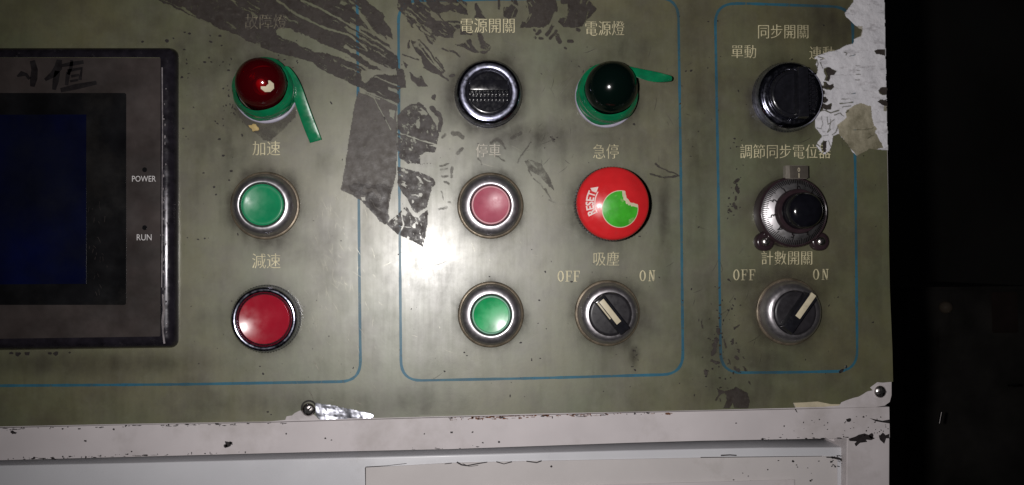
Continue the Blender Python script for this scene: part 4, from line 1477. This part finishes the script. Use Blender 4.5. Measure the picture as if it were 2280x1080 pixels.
head_disc('sticker_border', bitten(41.5, 1.2, 22), .35, 'cream')
head_disc('sticker', bitten(39.8, 2.0, 30), .7, 'stopgreen')
V, F, N = glyphs('RESET')
lo_, hi_ = V.min(0), V.max(0)
q = (V - (lo_ + hi_) / 2) / (hi_ - lo_) + np.clip(N, -1, 1) * np.array([.009, .035])
bm = bmesh.new()
vs = []
for x, y in q:
    # letters run up the left of the head along a circle round the head's middle
    a = math.radians(190 - 1) + 0
    th = math.radians(180 + x * -52)
    rr_ = 58 + y * 16
    px, py = 1372 + rr_ * math.cos(th), 452 - rr_ * math.sin(th)
    vs.append(bm.verts.new(head_pt(px, py, .6)))
for f in F:
    try:
        bm.faces.new([vs[i] for i in f])
    except ValueError:
        pass
from_bm('lettering', bm, 'whitered', hd)
bm = bmesh.new()
arc = []
for i in range(18):
    th = math.radians(207 - i * (207 - 148) / 17)
    arc.append(th)
for a0, a1 in zip(arc[:-1], arc[1:]):
    bm.faces.new([bm.verts.new(head_pt(1372 + r * math.cos(t), 452 - r * math.sin(t), .5)) for r, t in ((48.3, a0), (46.2, a0), (46.2, a1), (48.3, a1))])
bm.faces.new([bm.verts.new(head_pt(x, y, .55)) for x, y in ((1333, 415.5), (1316, 418), (1319, 425), (1328, 429))])
from_bm('arrow', bm, 'whitered', hd)

# ------------------------------------------------------------------ potentiometer dial
cx, cy = 1753, 474
s = scl(cx, cy)
pot = thing('potentiometer_dial', P(cx, cy), 'black knob on a graduated silver dial with two screwed feet', 'dial')
lx, lz = (1695 - cx) / 1.0, -(537 - cy)
bm = bmesh.new()
lathe(bm, [(75, 0), (75, 27), (73.5, 30), (71.5, 31), (70, 30)], s, n=96)
from_bm('housing', bm, 'maroon', pot, 50)
for dx, dz in ((-56, -62), (66, -62)):
    bm = bmesh.new()
    lathe(bm, [(20, 0), (20, 12), (18, 15), (14, 16), (0, 16)], s, (dx, dz), 40)
    an = math.atan2(dz, dx)
    box(bm, 40, 84, 0, 13, -17, 17, s, an, 1.5)
    ft = from_bm('foot', bm, 'maroon', pot, 45)
    bm = bmesh.new()
    lathe(bm, [(10, 15), (10, 17), (8, 20), (4, 21.5), (0, 22)], s, (dx, dz), 30)
    sw_ = from_bm('screw', bm, 'steel', ft, 60)
dial = turned('dial_plate', [(70.5, 29), (69.5, 31), (64, 33.6), (45, 41), (20, 44)], s, 'dial', pot)


def dial_h(r):
    return float(np.interp(r, [20, 45, 64, 69.5], [44, 41, 33.6, 31])) + .45


bm = bmesh.new()
for i in range(100):
    a = math.radians(90 + 3.6 * i - 6)
    ln = 15 if i % 10 == 0 else (12 if i % 5 == 0 else 9.5)
    r1, r0, w = 69.2, 69.2 - ln, 1.05
    ca, sa = math.cos(a), math.sin(a)
    bm.faces.new([bm.verts.new(((r * ca - t * sa) * s, -dial_h(r) * s, (r * sa + t * ca) * s)) for r, t in ((r1, -w), (r1, w), (r0, w), (r0, -w))])
from_bm('graduation', bm, 'ink', dial)
for i in range(10):
    V, F, N = glyphs(str(i))
    lo_, hi_ = V.min(0), V.max(0)
    q = (V - (lo_ + hi_) / 2)
    q = (q / (hi_[1] - lo_[1]) + np.clip(N, -1, 1) * .045) * 12
    a = math.radians(90 + 36 * (i - 1) + 28)
    bm = bmesh.new()
    vs = []
    for x, y in q:
        r, t = 49 + y, -x
        vs.append(bm.verts.new(((r * math.cos(a) - t * math.sin(a)) * s, -(dial_h(r) + .1) * s, (r * math.sin(a) + t * math.cos(a)) * s)))
    for f in F:
        try:
            bm.faces.new([vs[k] for k in f])
        except ValueError:
            pass
    from_bm('numeral', bm, 'ink', dial)
turned('skirt', [(47, 39), (47, 50), (45.5, 54), (41, 55.5), (38, 55.5)], s, 'maroon', pot)
turned('knob', [(38.5, 54), (37.5, 74), (36, 82), (32, 88), (25, 92), (14, 94.5), (0, 95.5)], s, 'glossblack', pot, smooth=80)
bm = bmesh.new()
box(bm, -24, 22, 20, 34.5, 70, 98, s, 0, 1.0, 0, (6, 0))
from_bm('index_tab', bm, 'tabedge', pot, 40)
bm = bmesh.new()
box(bm, -15, 25, 33, 36.5, 71, 97, s, 0, .8, 0, (5, 0))
tab = from_bm('index_plate', bm, 'dialtab', pot, 40)
V, F, N = glyphs('0')
q = (V - (V.min(0) + V.max(0)) / 2) / (V.max(0)[1] - V.min(0)[1])
bm = bmesh.new()
vs = [bm.verts.new(((9 + x * 8) * s, -36.8 * s, (88.5 + y * 8.5) * s)) for x, y in q]
for f in F:
    bm.faces.new([vs[k] for k in f])
bm.faces.new([bm.verts.new((x * s, -36.8 * s, z * s)) for x, z in ((8.3, 71.5), (9.9, 71.5), (9.9, 81.5), (8.3, 81.5))])
from_bm('index_mark', bm, 'cream', tab)

# ------------------------------------------------------------------ torn white paper at the right edge
kp = lambda p: zz(p, 1600, 0, 3.0)
kq = lambda p: zz(p, 1780, 80, 3.859)
PAP = [kp([(915, -90), (1102, -90), (1106, 0), (1112, 200), (1118, 500), (1126, 800), (1131, 1003), (1010, 995), (920, 1040), (900, 1020), (860, 960), (800, 892), (765, 910), (755, 960), (740, 1005), (710, 1030), (680, 1010), (650, 970),
           (670, 940), (690, 910), (645, 850), (645, 800), (660, 760), (700, 735), (690, 680), (690, 620), (670, 560), (645, 520), (665, 470), (650, 430), (660, 400), (640, 390), (655, 375), (720, 350), (790, 335), (850, 305), (900, 290),
           (905, 260), (950, 240), (960, 200), (905, 165), (850, 110), (845, 90), (870, 50), (900, 15)])]
PAPh = [kq(p) for p in ([(210, 285), (235, 265), (265, 268), (280, 285), (318, 300), (300, 335), (270, 340), (250, 390), (215, 385), (230, 340), (212, 320)],
                        [(205, 390), (235, 395), (250, 420), (290, 413), (298, 440), (270, 466), (230, 462), (190, 448), (185, 435), (210, 425)],
                        blob_poly(200, 487, 24, 20, 10, .2, 0, 3), blob_poly(212, 550, 34, 24, 12, .2, -.2, 5), [(165, 590), (200, 580), (240, 590), (280, 575), (270, 630), (230, 635), (180, 620), (160, 610)],
                        [(645, 130), (660, 115), (700, 115), (735, 118), (735, 175), (700, 160), (660, 155)], [(680, 465), (700, 440), (750, 438), (750, 508), (710, 505), (685, 490)],
                        [(668, 565), (690, 548), (748, 550), (752, 605), (720, 600), (690, 580)], [(190, 920), (205, 900), (235, 905), (230, 1000), (195, 1000), (180, 950)])]
pl = [(kq([(160, 650), (220, 640), (270, 660), (340, 640)]), 2.5), (kq([(235, 700), (245, 760), (300, 720)]), 1.6), (kq([(370, 610), (440, 600)]), 2.2), (kq([(350, 580), (460, 570)]), 2), (kq([(450, 495), (480, 490)]), 2),
      (kq([(160, 180), (210, 190), (180, 210)]), 1.6), (kq([(240, 830), (270, 800)]), 1.8), (kq([(360, 545), (420, 540)]), 1.4), (kq([(400, 655), (420, 640)]), 3),
      (kq([(150, 200), (160, 240), (150, 300)]), 1.5), (kq([(180, 230), (200, 280)]), 1.5), (kq([(190, 690), (200, 760), (180, 800)]), 1.3), (kq([(270, 720), (260, 790), (240, 820)]), 1.6), (kq([(300, 680), (350, 660), (380, 690)]), 2),
      (kq([(150, 790), (190, 800)]), 1.3), (kq([(200, 860), (250, 850)]), 1.3), (kq([(250, 900), (270, 960)]), 1.5), (kq([(150, 930), (180, 950)]), 1.4), (kq([(330, 780), (310, 830), (280, 850)]), 1.8), (kq([(470, 805), (560, 808), (640, 790)]), 1.2),
      (kq([(590, 880), (640, 850)]), 1.3), (kq([(480, 380), (520, 378)]), 1.2), (kq([(490, 300), (520, 298)]), 1), (kq([(485, 330), (525, 330)]), 1), (kq([(485, 255), (520, 258)]), 1), (kq([(385, 140), (410, 150), (400, 165)]), 1.4), (kq([(430, 175), (480, 165)]), 1.3)]
pfn = warped(PAP, PAPh, pl, 1.6, 83, 8)


def stain(X, Y):
    wx = (fbm(X, Y, 14, 5) - .5) * 8
    wy = (fbm(X, Y, 14, 6) - .5) * 8
    y1 = pip(kq([(470, 595), (530, 580), (610, 605), (615, 700), (640, 770), (662, 800), (650, 830), (690, 880), (720, 960), (600, 1000), (490, 1030), (340, 840), (330, 760), (400, 700), (400, 640)]), X + wx, Y + wy)
    y2 = pip(kp([(890, 180), (960, 180), (955, 240), (905, 260), (880, 215)]), X + wx, Y + wy)
    y3 = pip(kp([(1098, 705), (1122, 700), (1124, 745), (1105, 740)]), X + wx, Y + wy)
    return np.clip(y1 * 1.0 + y2 * .8 + y3 * .9, 0, 1)


def prel(X, Y):
    c = pfn(X, Y)
    return 0.0006 * fbm(X, Y, 24, 91, 5) + .0006 * np.abs(fbm(X, Y, 40, 95, 3) - .5)


pp = sheet('torn_paper', (1800, -36, 1980, 352), 1.2, pfn, .00025, 'paper', None, None, None, {'stain': stain}, prel)
tag(pp, 'torn white paper with yellow glue stains stuck on the right edge of the panel', 'paper')
# dark backing showing through the torn holes
bk = sheet('dark_backing', (1812, 88, 1979, 346), 1.6, warped([[(x + (4 if x < 1850 else 0), y) for x, y in p] for p in PAPh] + [kq([(150, 230), (215, 380), (190, 560), (160, 620), (150, 500), (160, 330)])], [], [], 2, 87, 8), .00017, 'residuedark', None)
bk.parent = pp
